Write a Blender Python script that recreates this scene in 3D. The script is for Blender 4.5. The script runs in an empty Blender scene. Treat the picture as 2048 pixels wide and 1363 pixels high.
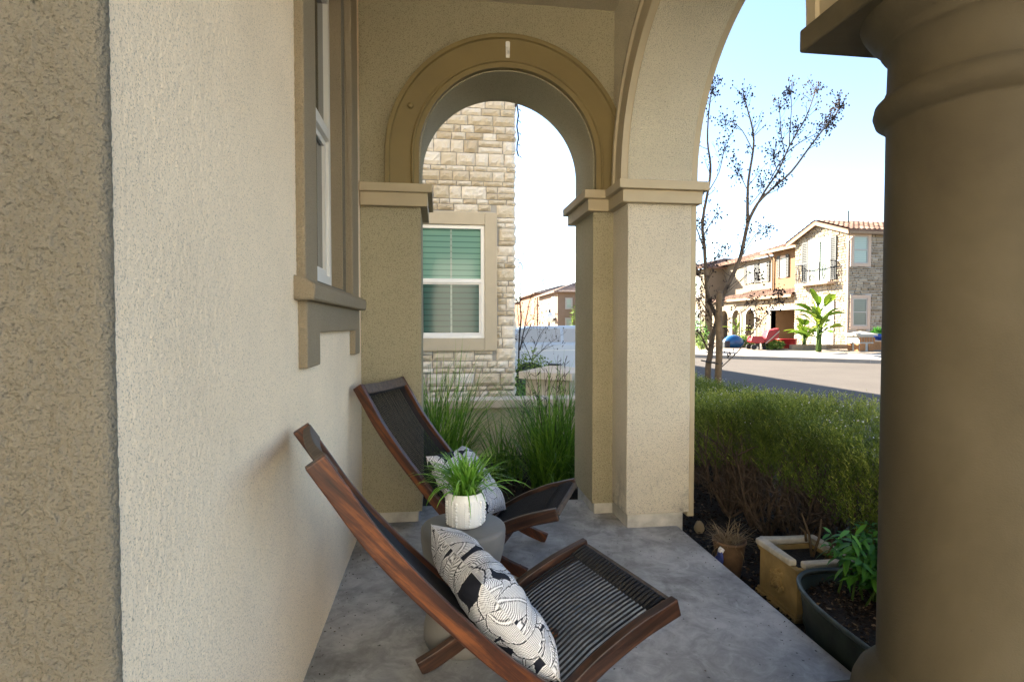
import bpy, math, random
import numpy as np
from mathutils import Vector, Matrix
random.seed(7)
rng = np.random.default_rng(7)
scene = bpy.context.scene
col = scene.collection
R = math.radians
PI = math.pi

# ------------------------------------------------------------------ camera
CAM_H = 1.25
FPX = 1100.0
YAW = math.atan(147 / FPX)
PITCH = math.atan(31.5 * math.cos(YAW) / FPX)
cd = bpy.data.cameras.new('camera')
cam = bpy.data.objects.new('camera', cd)
col.objects.link(cam)
cam.location = (0, 0, CAM_H)
cam.rotation_euler = (PI / 2 - PITCH, 0, -YAW)
cd.lens = FPX / 2048 * 36
cd.sensor_width = 36
cd.clip_start = 0.05
cd.clip_end = 2000
scene.camera = cam
_fw = Vector((math.sin(YAW) * math.cos(PITCH), math.cos(YAW) * math.cos(PITCH), -math.sin(PITCH)))
_rt = Vector((math.cos(YAW), -math.sin(YAW), 0))
_up = _rt.cross(_fw)


def ray(u, v):
    return _fw + _rt * ((u - 1024) / FPX) - _up * ((v - 681.5) / FPX)


def at_y(u, v, y):
    d = ray(u, v)
    return Vector((0, 0, CAM_H)) + d * (y / d.y)


def at_x(u, v, x):
    d = ray(u, v)
    return Vector((0, 0, CAM_H)) + d * (x / d.x)


def at_z(u, v, z):
    d = ray(u, v)
    return Vector((0, 0, CAM_H)) + d * ((z - CAM_H) / d.z)


# ------------------------------------------------------------------ tagging
def tag(o, label=None, cat=None, group=None, kind=None):
    if label: o['label'] = label
    if cat: o['category'] = cat
    if group: o['group'] = group
    if kind: o['kind'] = kind
    return o


def empty(name, loc=(0, 0, 0), rz=0.0):
    o = bpy.data.objects.new(name, None)
    o.location = loc
    o.rotation_euler = (0, 0, rz)
    o.empty_display_size = 0.1
    col.objects.link(o)
    return o


# ------------------------------------------------------------------ mesh builder
class MB:
    def __init__(self):
        self.v = []
        self.f = []
        self.c = []      # per-face random tint
        self.t = 0.5

    def face(self, pts):
        n = len(self.v)
        self.v += [tuple(p) for p in pts]
        self.f.append(tuple(range(n, n + len(pts))))
        self.c.append(self.t)

    def add(self, vs, fs):
        n = len(self.v)
        self.v += [tuple(p) for p in vs]
        for f in fs:
            self.f.append(tuple(i + n for i in f))
            self.c.append(self.t)

    def box(self, x0, x1, y0, y1, z0, z1):
        if x0 > x1: x0, x1 = x1, x0
        if y0 > y1: y0, y1 = y1, y0
        if z0 > z1: z0, z1 = z1, z0
        vs = [(x0, y0, z0), (x1, y0, z0), (x1, y1, z0), (x0, y1, z0), (x0, y0, z1), (x1, y0, z1), (x1, y1, z1), (x0, y1, z1)]
        self.add(vs, [(0, 3, 2, 1), (4, 5, 6, 7), (0, 1, 5, 4), (1, 2, 6, 5), (2, 3, 7, 6), (3, 0, 4, 7)])
        return self

    def prism(self, poly, axis, a0, a1):
        """poly: 2D points; extruded along axis ('x','y','z') from a0 to a1."""
        def P(p, a):
            if axis == 'x': return (a, p[0], p[1])
            if axis == 'y': return (p[0], a, p[1])
            return (p[0], p[1], a)
        n = len(poly)
        vs = [P(p, a0) for p in poly] + [P(p, a1) for p in poly]
        fs = [tuple(range(n)), tuple(range(2 * n - 1, n - 1, -1))]
        for i in range(n):
            j = (i + 1) % n
            fs.append((i, i + n, j + n, j))
        self.add(vs, fs)
        return self

    def tube(self, pts, rad, seg=6, cap=True):
        pts = [Vector(p) for p in pts]
        if not hasattr(rad, '__len__'): rad = [rad] * len(pts)
        n0 = len(self.v)
        ref = None
        for i, p in enumerate(pts):
            t = (pts[min(i + 1, len(pts) - 1)] - pts[max(i - 1, 0)])
            if t.length < 1e-9: t = Vector((0, 0, 1))
            t.normalize()
            if ref is None:
                ref = Vector((0, 0, 1)) if abs(t.z) < .9 else Vector((1, 0, 0))
            a = t.cross(ref)
            if a.length < 1e-5:
                a = t.cross(Vector((0.3, 1, .2)))
            a.normalize()
            b = t.cross(a).normalized()
            ref = -b if False else a.cross(t)
            for k in range(seg):
                th = 2 * PI * k / seg
                q = p + (a * math.cos(th) + b * math.sin(th)) * rad[i]
                self.v.append(tuple(q))
        for i in range(len(pts) - 1):
            for k in range(seg):
                k2 = (k + 1) % seg
                self.f.append((n0 + i * seg + k, n0 + i * seg + k2, n0 + (i + 1) * seg + k2, n0 + (i + 1) * seg + k))
                self.c.append(self.t)
        if cap:
            self.f.append(tuple(n0 + k for k in range(seg))[::-1]); self.c.append(self.t)
            e = n0 + (len(pts) - 1) * seg
            self.f.append(tuple(e + k for k in range(seg))); self.c.append(self.t)
        return self

    def lathe(self, prof, cx=0, cy=0, seg=48, a0=0, a1=2 * PI, sx=1, sy=1):
        n0 = len(self.v)
        m = len(prof)
        full = abs(a1 - a0 - 2 * PI) < 1e-6
        cnt = seg if full else seg + 1
        for k in range(cnt):
            th = a0 + (a1 - a0) * k / seg
            for r, z in prof:
                self.v.append((cx + sx * r * math.cos(th), cy + sy * r * math.sin(th), z))
        for k in range(seg):
            k2 = (k + 1) % cnt
            for i in range(m - 1):
                self.f.append((n0 + k * m + i, n0 + k2 * m + i, n0 + k2 * m + i + 1, n0 + k * m + i + 1))
                self.c.append(self.t)
        return self

    def blob(self, c, r, jit=.0, seg=8, rings=5):
        vs = []
        fs = []
        for i in range(rings + 1):
            ph = PI * i / rings
            for k in range(seg):
                th = 2 * PI * k / seg
                j = 1 + random.uniform(-jit, jit)
                vs.append((c[0] + r[0] * j * math.sin(ph) * math.cos(th), c[1] + r[1] * j * math.sin(ph) * math.sin(th), c[2] + r[2] * j * math.cos(ph)))
        for i in range(rings):
            for k in range(seg):
                k2 = (k + 1) % seg
                fs.append((i * seg + k, (i + 1) * seg + k, (i + 1) * seg + k2, i * seg + k2))
        self.add(vs, fs)

    def build(self, name, mat, parent=None, smooth=False, bevel=0.0, merge=False, seg=2):
        me = bpy.data.meshes.new(name)
        me.from_pydata(self.v, [], self.f)
        if len(set(self.c)) > 1:
            at = me.attributes.new('tint', 'FLOAT', 'FACE')
            at.data.foreach_set('value', np.array(self.c, dtype=np.float32))
        me.materials.append(mat)
        if merge or bevel:
            import bmesh
            bm = bmesh.new(); bm.from_mesh(me)
            bmesh.ops.remove_doubles(bm, verts=bm.verts, dist=1e-5)
            bmesh.ops.recalc_face_normals(bm, faces=bm.faces)
            bm.to_mesh(me); bm.free()
        if smooth:
            me.polygons.foreach_set('use_smooth', [True] * len(me.polygons))
        o = bpy.data.objects.new(name, me)
        col.objects.link(o)
        if parent is not None: o.parent = parent
        if bevel:
            m = o.modifiers.new('bevel', 'BEVEL')
            m.width = bevel; m.segments = seg; m.limit_method = 'ANGLE'; m.angle_limit = R(40)
            if smooth is False:
                m.harden_normals = False
        return o


def mesh_np(name, V, F4, tint, mat, parent=None, smooth=False):
    """fast quad mesh from numpy arrays"""
    me = bpy.data.meshes.new(name)
    V = np.asarray(V, dtype=np.float32).reshape(-1, 3)
    F4 = np.asarray(F4, dtype=np.int32).reshape(-1, 4)
    me.vertices.add(len(V)); me.vertices.foreach_set('co', V.ravel())
    me.loops.add(F4.size); me.loops.foreach_set('vertex_index', F4.ravel())
    me.polygons.add(len(F4))
    me.polygons.foreach_set('loop_start', np.arange(0, F4.size, 4, dtype=np.int32))
    me.polygons.foreach_set('loop_total', np.full(len(F4), 4, dtype=np.int32))
    me.update(calc_edges=True)
    if tint is not None:
        at = me.attributes.new('tint', 'FLOAT', 'FACE')
        at.data.foreach_set('value', np.asarray(tint, dtype=np.float32))
    if smooth: me.polygons.foreach_set('use_smooth', [True] * len(F4))
    me.materials.append(mat)
    me.validate()
    o = bpy.data.objects.new(name, me)
    col.objects.link(o)
    if parent is not None: o.parent = parent
    return o


# ------------------------------------------------------------------ materials
class NT:
    def __init__(self, name):
        self.m = bpy.data.materials.new(name)
        self.m.use_nodes = True
        self.t = self.m.node_tree
        self.b = self.t.nodes['Principled BSDF']
        self.out = self.t.nodes['Material Output']
        self.tc = self.t.nodes.new('ShaderNodeTexCoord')

    def n(self, typ, **kw):
        nd = self.t.nodes.new(typ)
        for k, v in kw.items(): setattr(nd, k, v)
        return nd

    def l(self, a, b): self.t.links.new(a, b)

    def noise(self, scale, detail=4, rough=.55, src=None, dist=0):
        nd = self.n('ShaderNodeTexNoise')
        nd.inputs['Scale'].default_value = scale
        nd.inputs['Detail'].default_value = detail
        nd.inputs['Roughness'].default_value = rough
        nd.inputs['Distortion'].default_value = dist
        self.l(src if src is not None else self.tc.outputs['Object'], nd.inputs['Vector'])
        return nd.outputs['Fac']

    def ramp(self, fac, stops):
        nd = self.n('ShaderNodeValToRGB')
        cr = nd.color_ramp
        while len(cr.elements) > len(stops): cr.elements.remove(cr.elements[-1])
        while len(cr.elements) < len(stops): cr.elements.new(1)
        for e, (p, c) in zip(cr.elements, stops):
            e.position = p
            e.color = (c, c, c, 1) if not hasattr(c, '__len__') else (*c, 1)
        self.l(fac, nd.inputs['Fac'])
        return nd.outputs['Color']

    def mix(self, fac, a, b, mode='MIX'):
        nd = self.n('ShaderNodeMix', data_type='RGBA', blend_type=mode)
        for s, v in ((0, fac), (6, a), (7, b)):
            if isinstance(v, bpy.types.NodeSocket): self.l(v, nd.inputs[s])
            elif s == 0: nd.inputs[0].default_value = v
            else: nd.inputs[s].default_value = (*v, 1) if hasattr(v, '__len__') else (v, v, v, 1)
        return nd.outputs[2]

    def math(self, op, a, b=None, c=None):
        nd = self.n('ShaderNodeMath', operation=op)
        for i, v in enumerate((a, b, c)):
            if v is None: continue
            if isinstance(v, bpy.types.NodeSocket): self.l(v, nd.inputs[i])
            else: nd.inputs[i].default_value = v
        return nd.outputs[0]

    def mapping(self, scale=(1, 1, 1), rot=(0, 0, 0), src=None):
        nd = self.n('ShaderNodeMapping')
        nd.inputs['Scale'].default_value = scale
        nd.inputs['Rotation'].default_value = rot
        self.l(src if src is not None else self.tc.outputs['Object'], nd.inputs['Vector'])
        return nd.outputs['Vector']

    def attr(self, name='tint'):
        nd = self.n('ShaderNodeAttribute', attribute_name=name)
        return nd.outputs['Fac']

    def bump(self, h, strength=.5, dist=.01, prev=None):
        nd = self.n('ShaderNodeBump')
        nd.inputs['Strength'].default_value = strength
        nd.inputs['Distance'].default_value = dist
        self.l(h, nd.inputs['Height'])
        if prev is not None: self.l(prev, nd.inputs['Normal'])
        return nd.outputs['Normal']

    def set(self, color=None, rough=None, normal=None, metal=None, spec=None, trans=None):
        def s(k, v):
            i = self.b.inputs[k]
            if isinstance(v, bpy.types.NodeSocket): self.l(v, i)
            elif hasattr(v, '__len__'): i.default_value = (*v, 1)
            else: i.default_value = v
        if color is not None: s('Base Color', color)
        if rough is not None: s('Roughness', rough)
        if normal is not None: s('Normal', normal)
        if metal is not None: s('Metallic', metal)
        if spec is not None: s('Specular IOR Level', spec)
        if trans is not None: s('Transmission Weight', trans)
        return self.m


def stucco(name, c, scale=150, strength=.9, pit_shade=.0, dist=.004, vary=.08, stain=0.0):
    t = NT(name)
    n1 = t.noise(scale, 3, .6)
    n2 = t.noise(scale * .45, 2, .5)
    h = t.math('ADD', t.ramp(n1, [(.35, 0), (.62, 1)]), t.math('MULTIPLY', n2, .8))
    big = t.noise(1.6, 4, .6)
    c0 = tuple(x * (1 - vary) for x in c)
    c1 = tuple(min(1, x * (1 + vary)) for x in c)
    base = t.ramp(big, [(.3, c0), (.7, c1)])
    if pit_shade:
        p = t.ramp(t.noise(scale * 1.5, 2, .5), [(.36, 1), (.43, 0)])  # dark specks painted in as the shade inside stucco pits
        base = t.mix(t.math('MULTIPLY', p, pit_shade), base, tuple(x * .35 for x in c))
    if stain:
        sepz = t.n('ShaderNodeSeparateXYZ'); t.l(t.tc.outputs['Object'], sepz.inputs[0])
        low = t.ramp(sepz.outputs['Z'], [(.02, 1), (.45, 0)])
        sn = t.ramp(t.noise(7, 5, .7), [(.48, 0), (.68, 1)])
        base = t.mix(t.math('MULTIPLY', t.math('MULTIPLY', low, sn), stain), base, (.16, .14, .10))
    return t.set(base, .92, t.bump(h, strength, dist), spec=.25)


def simple(name, c, rough=.6, metal=0, vary=.12, vscale=6, bump=0, bscale=60, bdist=.003, spec=.4):
    t = NT(name)
    c0 = tuple(x * (1 - vary) for x in c)
    c1 = tuple(min(1, x * (1 + vary)) for x in c)
    base = t.ramp(t.noise(vscale, 5, .6), [(.3, c0), (.7, c1)])
    nrm = t.bump(t.noise(bscale, 4, .6), bump, bdist) if bump else None
    return t.set(base, rough, nrm, metal, spec)


def tinted(name, stops, rough=.8, nscale=12, bump=.0, bscale=60, bdist=.004, spec=.3, sss=0):
    """colour by per-face tint attribute mixed with a little noise"""
    t = NT(name)
    f = t.math('ADD', t.math('MULTIPLY', t.attr(), .8), t.math('MULTIPLY', t.noise(nscale, 4, .6), .25))
    base = t.ramp(f, stops)
    nrm = t.bump(t.noise(bscale, 5, .65), bump, bdist) if bump else None
    m = t.set(base, rough, nrm, spec=spec)
    if sss:
        tr = t.n('ShaderNodeBsdfTranslucent')
        t.l(base, tr.inputs['Color'])
        mx = t.n('ShaderNodeMixShader'); mx.inputs[0].default_value = sss
        t.l(t.b.outputs[0], mx.inputs[1]); t.l(tr.outputs[0], mx.inputs[2])
        t.l(mx.outputs[0], t.out.inputs['Surface'])
    return m


M = {}
M['stucco'] = stucco('house_stucco', (.72, .64, .46), 150, 1.0, pit_shade=.6, dist=.007, stain=.0)
M['stucco_lit'] = stucco('lit_wall_stucco', (.90, .73, .52), 190, .45, pit_shade=.6, dist=.003, stain=0)  # lit copy of the house paint, side-wall light in the colour
M['stucco_shaded'] = stucco('shaded_wall_stucco', (.185, .168, .130), 160, .8, pit_shade=.5, dist=.004)  # shaded copy of the house paint, return-wall shade in the colour
M['stucco_pier'] = stucco('pier_stucco', (.84, .75, .58), 150, 1.0, pit_shade=.6, dist=.007, stain=.75)
M['arch_stucco_shaded'] = stucco('shaded_arch_stucco', (.52, .46, .30), 150, 1.0, pit_shade=.65, dist=.007)  # same house paint, darkened for the shade on the arch wall
M['trim'] = simple('tan_trim_paint', (.37, .305, .195), .7, vary=.07, vscale=3, bump=.15, bscale=220, bdist=.001)
M['ring'] = simple('ring_trim_paint', (.18, .132, .048), .6, vary=.08, vscale=3, bump=.15, bscale=220, bdist=.001)
M['rough_trim'] = stucco('window_surround_stucco', (.36, .29, .19), 170, 1.0, pit_shade=.4, dist=.004)
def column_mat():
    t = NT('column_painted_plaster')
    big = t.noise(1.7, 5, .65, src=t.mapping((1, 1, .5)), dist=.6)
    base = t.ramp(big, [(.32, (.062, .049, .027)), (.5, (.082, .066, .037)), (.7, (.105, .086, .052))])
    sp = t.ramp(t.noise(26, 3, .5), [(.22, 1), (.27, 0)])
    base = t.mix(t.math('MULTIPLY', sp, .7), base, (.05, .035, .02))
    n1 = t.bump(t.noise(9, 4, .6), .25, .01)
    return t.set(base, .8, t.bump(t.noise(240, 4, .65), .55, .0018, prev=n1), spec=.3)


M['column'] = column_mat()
M['white_frame'] = simple('white_window_frame', (.80, .77, .71), .35, vary=.03)
M['base_conc'] = simple('footing_concrete', (.42, .40, .35), .85, vary=.3, vscale=9, bump=.5, bscale=50)


def concrete():
    t = NT('porch_concrete')
    a = t.noise(2.2, 8, .65, dist=.5)
    b = t.noise(9, 8, .7, dist=1.0)
    c = t.noise(60, 5, .6)
    base = t.ramp(t.math('ADD', t.math('MULTIPLY', a, .6), t.math('MULTIPLY', b, .4)), [(.36, (.17, .167, .16)), (.48, (.30, .297, .285)), (.58, (.45, .445, .43))])
    blot = t.ramp(t.noise(5.5, 7, .75, dist=1.5), [(.60, 0), (.70, 1)])
    base = t.mix(t.math('MULTIPLY', blot, .45), base, (.60, .595, .58))
    dark = t.ramp(t.noise(3.3, 6, .7, src=t.mapping((1.3, .8, 1), (0, 0, .6)), dist=.8), [(.56, 0), (.72, 1)])
    base = t.mix(t.math('MULTIPLY', dark, .6), base, (.10, .095, .085))
    pit = t.ramp(t.noise(45, 2, .4), [(.24, 1), (.29, 0)])
    base = t.mix(pit, base, (.06, .06, .055))
    h = t.math('ADD', t.math('MULTIPLY', b, .6), t.math('MULTIPLY', c, .4))
    rg = t.ramp(a, [(.3, .5), (.7, .8)])
    return t.set(base, rg, t.bump(h, .35, .006), spec=.4)


M['concrete'] = concrete()


def wood(name, dark, mid, lite, ang=0, rough=.32):
    t = NT(name)
    rv = t.mapping((1, 1, 1), (0, ang, 0))
    g = t.noise(2.2, 6, .65, src=t.mapping((1.5, 26, 26), src=rv), dist=.6)
    w = t.noise(2.6, 6, .75, src=t.mapping((1.2, 5, 5), src=rv), dist=.8)
    f = t.math('ADD', t.math('MULTIPLY', g, .6), t.math('MULTIPLY', w, .4))
    base = t.ramp(f, [(.34, dark), (.5, mid), (.68, lite)])
    return t.set(base, t.ramp(w, [(.3, rough), (.7, rough + .25)]), t.bump(g, .25, .002), spec=.5)


M['wood'] = wood('red_brown_oiled_wood', (.011, .004, .002), (.060, .017, .005), (.25, .075, .014), ang=R(-48))
M['wood_seat'] = wood('red_brown_seat_wood', (.010, .005, .003), (.030, .012, .007), (.12, .052, .025), ang=R(22))
M['wood_dark'] = wood('dark_worn_wood', (.022, .011, .008), (.060, .026, .016), (.13, .065, .038), rough=.4)
M['wood_gray'] = wood('weathered_crossbar_wood', (.045, .03, .02), (.085, .06, .042), (.16, .12, .085), rough=.55)
M['cord'] = simple('black_cord', (.010, .010, .012), .75, vary=.3, bump=.5, bscale=500, bdist=.001)
M['table'] = simple('grey_cast_concrete', (.165, .158, .145), .6, vary=.12, vscale=5, bump=.12, bscale=90, bdist=.002)
M['ceramic'] = simple('white_glazed_ceramic', (.80, .80, .78), .25, vary=.03, spec=.5)
M['soil'] = simple('dark_soil', (.016, .011, .007), .95, vary=.5, vscale=40, bump=1, bscale=60, bdist=.02)
M['chips'] = tinted('bark_chips', [(.1, (.012, .007, .004)), (.6, (.04, .024, .014)), (.95, (.20, .14, .09))], .9)
M['blade'] = tinted('grass_blade_green', [(.0, (.025, .06, .010)), (.5, (.10, .22, .022)), (1.0, (.32, .50, .07))], .5, sss=.25)
M['pot_blade'] = tinted('pot_plant_green', [(.0, (.05, .15, .012)), (.5, (.16, .38, .04)), (1.0, (.42, .68, .16))], .45, sss=.3)
M['needle'] = tinted('hedge_leaf_green', [(.0, (.04, .06, .008)), (.5, (.14, .19, .020)), (1.0, (.50, .52, .10))], .6, sss=.25)
M['tub_leaf'] = tinted('tub_leaf_green', [(.0, (.02, .07, .012)), (.5, (.055, .19, .025)), (1.0, (.17, .42, .05))], .4, sss=.25)
M['banana_leaf'] = tinted('paddle_leaf_green', [(.0, (.03, .07, .008)), (.5, (.09, .16, .012)), (1.0, (.22, .28, .025))], .45, sss=.35)
M['shrub_leaf'] = tinted('shrub_leaf_green', [(.0, (.04, .08, .015)), (.5, (.12, .20, .03)), (1.0, (.32, .40, .08))], .6, sss=.3)
M['dry'] = simple('dry_straw', (.24, .17, .09), .8, vary=.4, vscale=30)
M['twig'] = simple('dark_twig_bark', (.035, .024, .017), .9, vary=.4, vscale=30, bump=.6, bscale=90)
M['hedge_wood'] = simple('hedge_stem_bark', (.10, .068, .045), .9, vary=.4, vscale=30, bump=.6, bscale=90)
M['bark'] = simple('smooth_tan_bark', (.11, .078, .05), .85, vary=.45, vscale=9, bump=.8, bscale=40, bdist=.006)
M['stake'] = simple('weathered_pole_wood', (.15, .10, .055), .9, vary=.35, vscale=12, bump=.7, bscale=45, bdist=.005)
M['capsule'] = simple('dark_seed_capsule', (.030, .016, .011), .8, vary=.3)
M['petal'] = simple('pale_hedge_flower', (.62, .58, .55), .7)
M['black'] = simple('black_plastic', (.015, .015, .016), .5)
M['glass_dark'] = simple('window_glass_dark', (.02, .03, .022), .06, vary=.1, spec=.8)


def blinds(name, c_up, c_line, freq=26.0):
    t = NT(name)
    sep = t.n('ShaderNodeSeparateXYZ'); t.l(t.tc.outputs['Object'], sep.inputs[0])
    fr = t.math('FRACT', t.math('MULTIPLY', sep.outputs['Z'], freq))
    ln = t.ramp(fr, [(.0, 1), (.10, 1), (.2, 0), (.9, 0), (1, 1)])
    base = t.mix(ln, c_up, c_line)
    return t.set(base, .10, spec=.3)


M['blind_up'] = blinds('green_tinted_glass_over_blinds', (.17, .31, .235), (.08, .17, .13), 13)
M['blind_low'] = blinds('dark_screened_glass_over_blinds', (.05, .115, .095), (.024, .052, .044), 13)
M['pane'] = blinds('tinted_pane_over_blinds', (.30, .36, .30), (.22, .27, .22), 12)
M['pane_dark'] = blinds('dark_pane_over_blinds', (.12, .14, .12), (.09, .10, .09), 12)

M['stone'] = tinted('cream_ledgestone', [(.05, (.50, .40, .27)), (.35, (.62, .53, .39)), (.6, (.70, .61, .48)), (.95, (.78, .71, .60))], .9, 9, bump=.9, bscale=22, bdist=.02)
M['far_stone'] = tinted('far_house_ledgestone', [(.05, (.16, .12, .075)), (.5, (.245, .195, .13)), (.95, (.33, .28, .205))], .9, 9, bump=.6, bscale=22, bdist=.02)
M['mortar'] = simple('grey_mortar', (.36, .34, .31), .95, bump=.5, bscale=80)
M['nb_trim'] = simple('neighbour_trim', (.48, .40, .28), .8, vary=.04, bump=.2, bscale=200, bdist=.001)
M['low_wall'] = stucco('low_wall_stucco', (.52, .46, .30), 120, .5)
M['cap_stone'] = simple('cast_wall_cap', (.55, .47, .36), .9, vary=.12, vscale=8, bump=.5, bscale=60)
def road_mat():
    t = NT('pale_asphalt')
    base = t.ramp(t.noise(.5, 6, .6), [(.3, (.074, .064, .054)), (.7, (.092, .080, .067))])
    lane = t.ramp(t.noise(1.2, 4, .6, src=t.mapping((.25, 2.2, 1), (0, 0, .35))), [(.52, 0), (.75, 1)])
    base = t.mix(t.math('MULTIPLY', lane, .35), base, (.058, .051, .045))
    g = t.noise(45, 3, .7)
    base = t.mix(t.math('MULTIPLY', t.ramp(g, [(.5, 0), (.7, 1)]), .35), base, (.045, .040, .035))
    return t.set(base, .95, t.bump(g, .4, .01), spec=.2)


M['road'] = road_mat()
M['walk'] = simple('pale_sidewalk_concrete', (.26, .24, .21), .9, vary=.06, vscale=2)
M['bounce_wall'] = stucco('bounce_wing_stucco', (.74, .70, .60), 60, .4)
M['bounce_floor'] = simple('pale_bounce_concrete', (.66, .62, .55), .9, vary=.06, vscale=2)
M['ground'] = simple('dry_ground', (.22, .18, .13), .95, vary=.2, vscale=1)
M['orange'] = stucco('orange_house_stucco', (.165, .098, .05), 40, .3)
M['cream'] = stucco('cream_house_stucco', (.165, .135, .095), 40, .3)
M['tan'] = stucco('tan_house_stucco', (.20, .14, .10), 40, .3)
M['salmon'] = stucco('salmon_house_stucco', (.20, .10, .055), 40, .3)
M['far_trim'] = simple('far_house_trim', (.42, .32, .24), .8, vary=.04)
M['far_white'] = simple('far_white_paint', (.34, .32, .285), .6, vary=.04)
M['shutter'] = simple('grey_green_shutter', (.05, .055, .052), .7)
M['iron'] = simple('black_iron', (.02, .025, .03), .5)
M['garage'] = simple('brown_garage_door', (.16, .12, .09), .7)
M['rooftile'] = tinted('clay_roof_tiles', [(.05, (.085, .045, .03)), (.5, (.14, .083, .058)), (.95, (.22, .15, .11))], .85)
M['rooftile2'] = tinted('brown_roof_tiles', [(.05, (.12, .08, .06)), (.5, (.19, .13, .10)), (.95, (.28, .21, .16))], .85)
M['eave'] = simple('eave_wood', (.22, .15, .09), .8)
M['box'] = simple('ochre_cast_planter', (.32, .22, .085), .85, vary=.3, vscale=7, bump=.5, bscale=40, bdist=.004)
M['box_rim'] = simple('pale_worn_rim', (.46, .42, .34), .85, vary=.3, vscale=14, bump=.4, bscale=60)
M['tub'] = simple('aged_green_metal', (.022, .030, .022), .5, metal=.3, vary=.5, vscale=9, bump=.3, bscale=30)
M['tub_rim'] = simple('worn_metal_rim', (.085, .10, .09), .45, metal=.5, vary=.4, vscale=14)
M['terracotta'] = simple('worn_clay', (.12, .07, .035), .8, vary=.3, vscale=14)
M['blue_cloth'] = simple('blue_glove_fabric', (.04, .06, .22), .8)
M['white_cloth'] = simple('white_glove_fabric', (.6, .6, .6), .8)
M['carpaint'] = simple('pale_silver_paint', (.58, .60, .62), .25, vary=.01, spec=.6)
M['car_glass'] = simple('car_window_reflection', (.50, .45, .39), .08, vary=.02, spec=.8)  # beige reflection painted into the window colour
M['tyre'] = simple('tyre_rubber', (.02, .02, .02), .8)
M['blue_plastic'] = simple('blue_plastic', (.012, .085, .20), .35, vary=.05)
M['red_paint'] = simple('red_paint', (.30, .014, .016), .35, vary=.05)
M['blue_glaze'] = simple('cobalt_glaze', (.01, .04, .20), .2)
M['orange_stone'] = simple('orange_garden_wall', (.28, .13, .05), .9, vary=.2, vscale=9)
M['lime'] = simple('pebble', (.33, .25, .14), .8)
M['hook'] = simple('white_hook_plastic', (.80, .78, .72), .35, vary=.02)


def pillow_mat():
    t = NT('leaf_print_fabric')
    base = t.ramp(t.attr('print'), [(.0, (.016, .018, .028)), (1.0, (.80, .80, .81))])
    weave = t.noise(900, 2, .5)
    fold = t.noise(16, 3, .5)
    n1 = t.bump(fold, .3, .012)
    return t.set(base, .88, t.bump(weave, .25, .001, prev=n1), spec=.2)


M['pillow'] = pillow_mat()
M['tag'] = simple('cream_cloth_tag', (.55, .52, .46), .8)

# ------------------------------------------------------------------ world and sun
SUN_EL = R(29)
SUN_DIR = Vector((-0.70, 0.714, 0)).normalized()
SUN_ROT = math.atan2(SUN_DIR.x, SUN_DIR.y)
w = bpy.data.worlds.new('World'); scene.world = w; w.use_nodes = True
wt = w.node_tree
sky = wt.nodes.new('ShaderNodeTexSky'); sky.sky_type = 'NISHITA'; sky.sun_disc = False
sky.sun_elevation = SUN_EL; sky.sun_rotation = SUN_ROT; sky.air_density = .85; sky.dust_density = .6; sky.ozone_density = 1.1
bg = wt.nodes['Background']; bg.inputs['Strength'].default_value = .05
wt.links.new(sky.outputs[0], bg.inputs['Color'])
sl = bpy.data.lights.new('sun', 'SUN'); so = bpy.data.objects.new('sun', sl); col.objects.link(so)
sl.energy = 4.2; sl.angle = R(.5); sl.color = (1.0, .90, .76)
toward = Vector((SUN_DIR.x * math.cos(SUN_EL), SUN_DIR.y * math.cos(SUN_EL), math.sin(SUN_EL)))
so.rotation_euler = toward.to_track_quat('Z', 'Y').to_euler()
scene.view_settings.view_transform = 'Standard'
scene.view_settings.look = 'None'
scene.view_settings.exposure = 3.42
scene.cycles.max_bounces = 10
scene.cycles.diffuse_bounces = 6
scene.cycles.sample_clamp_indirect = 6

# ------------------------------------------------------------------ generic pieces
def arch_wall(mb, axis, t0, t1, a0, a1, arches, zbot, ztop, seg=56):
    """wall in plane (a,z) with round-headed openings; arches: (centre, radius, zc, zfloor or None)."""
    def P(a, t, z): return (a, t, z) if axis == 'y' else (t, a, z)
    cols = [(a0, zbot)]
    for c, r, zc, zf in sorted(arches):
        cols.append((c - r, zbot)); cols.append((c - r, zc))
        for k in range(1, seg):
            th = PI - PI * k / seg
            cols.append((c + r * math.cos(th), zc + r * math.sin(th)))
        cols.append((c + r, zc)); cols.append((c + r, zbot))
    cols.append((a1, zbot))
    for (p, zp), (q, zq) in zip(cols, cols[1:]):
        if abs(p - q) > 1e-9:
            mb.face([P(p, t0, zp), P(q, t0, zq), P(q, t0, ztop), P(p, t0, ztop)])
            mb.face([P(p, t1, zp), P(p, t1, ztop), P(q, t1, ztop), P(q, t1, zq)])
        mb.face([P(p, t0, zp), P(p, t1, zp), P(q, t1, zq), P(q, t0, zq)])
    for a in (a0, a1):
        mb.face([P(a, t0, zbot), P(a, t1, zbot), P(a, t1, ztop), P(a, t0, ztop)])
    mb.face([P(a0, t0, ztop), P(a1, t0, ztop), P(a1, t1, ztop), P(a0, t1, ztop)])


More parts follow.
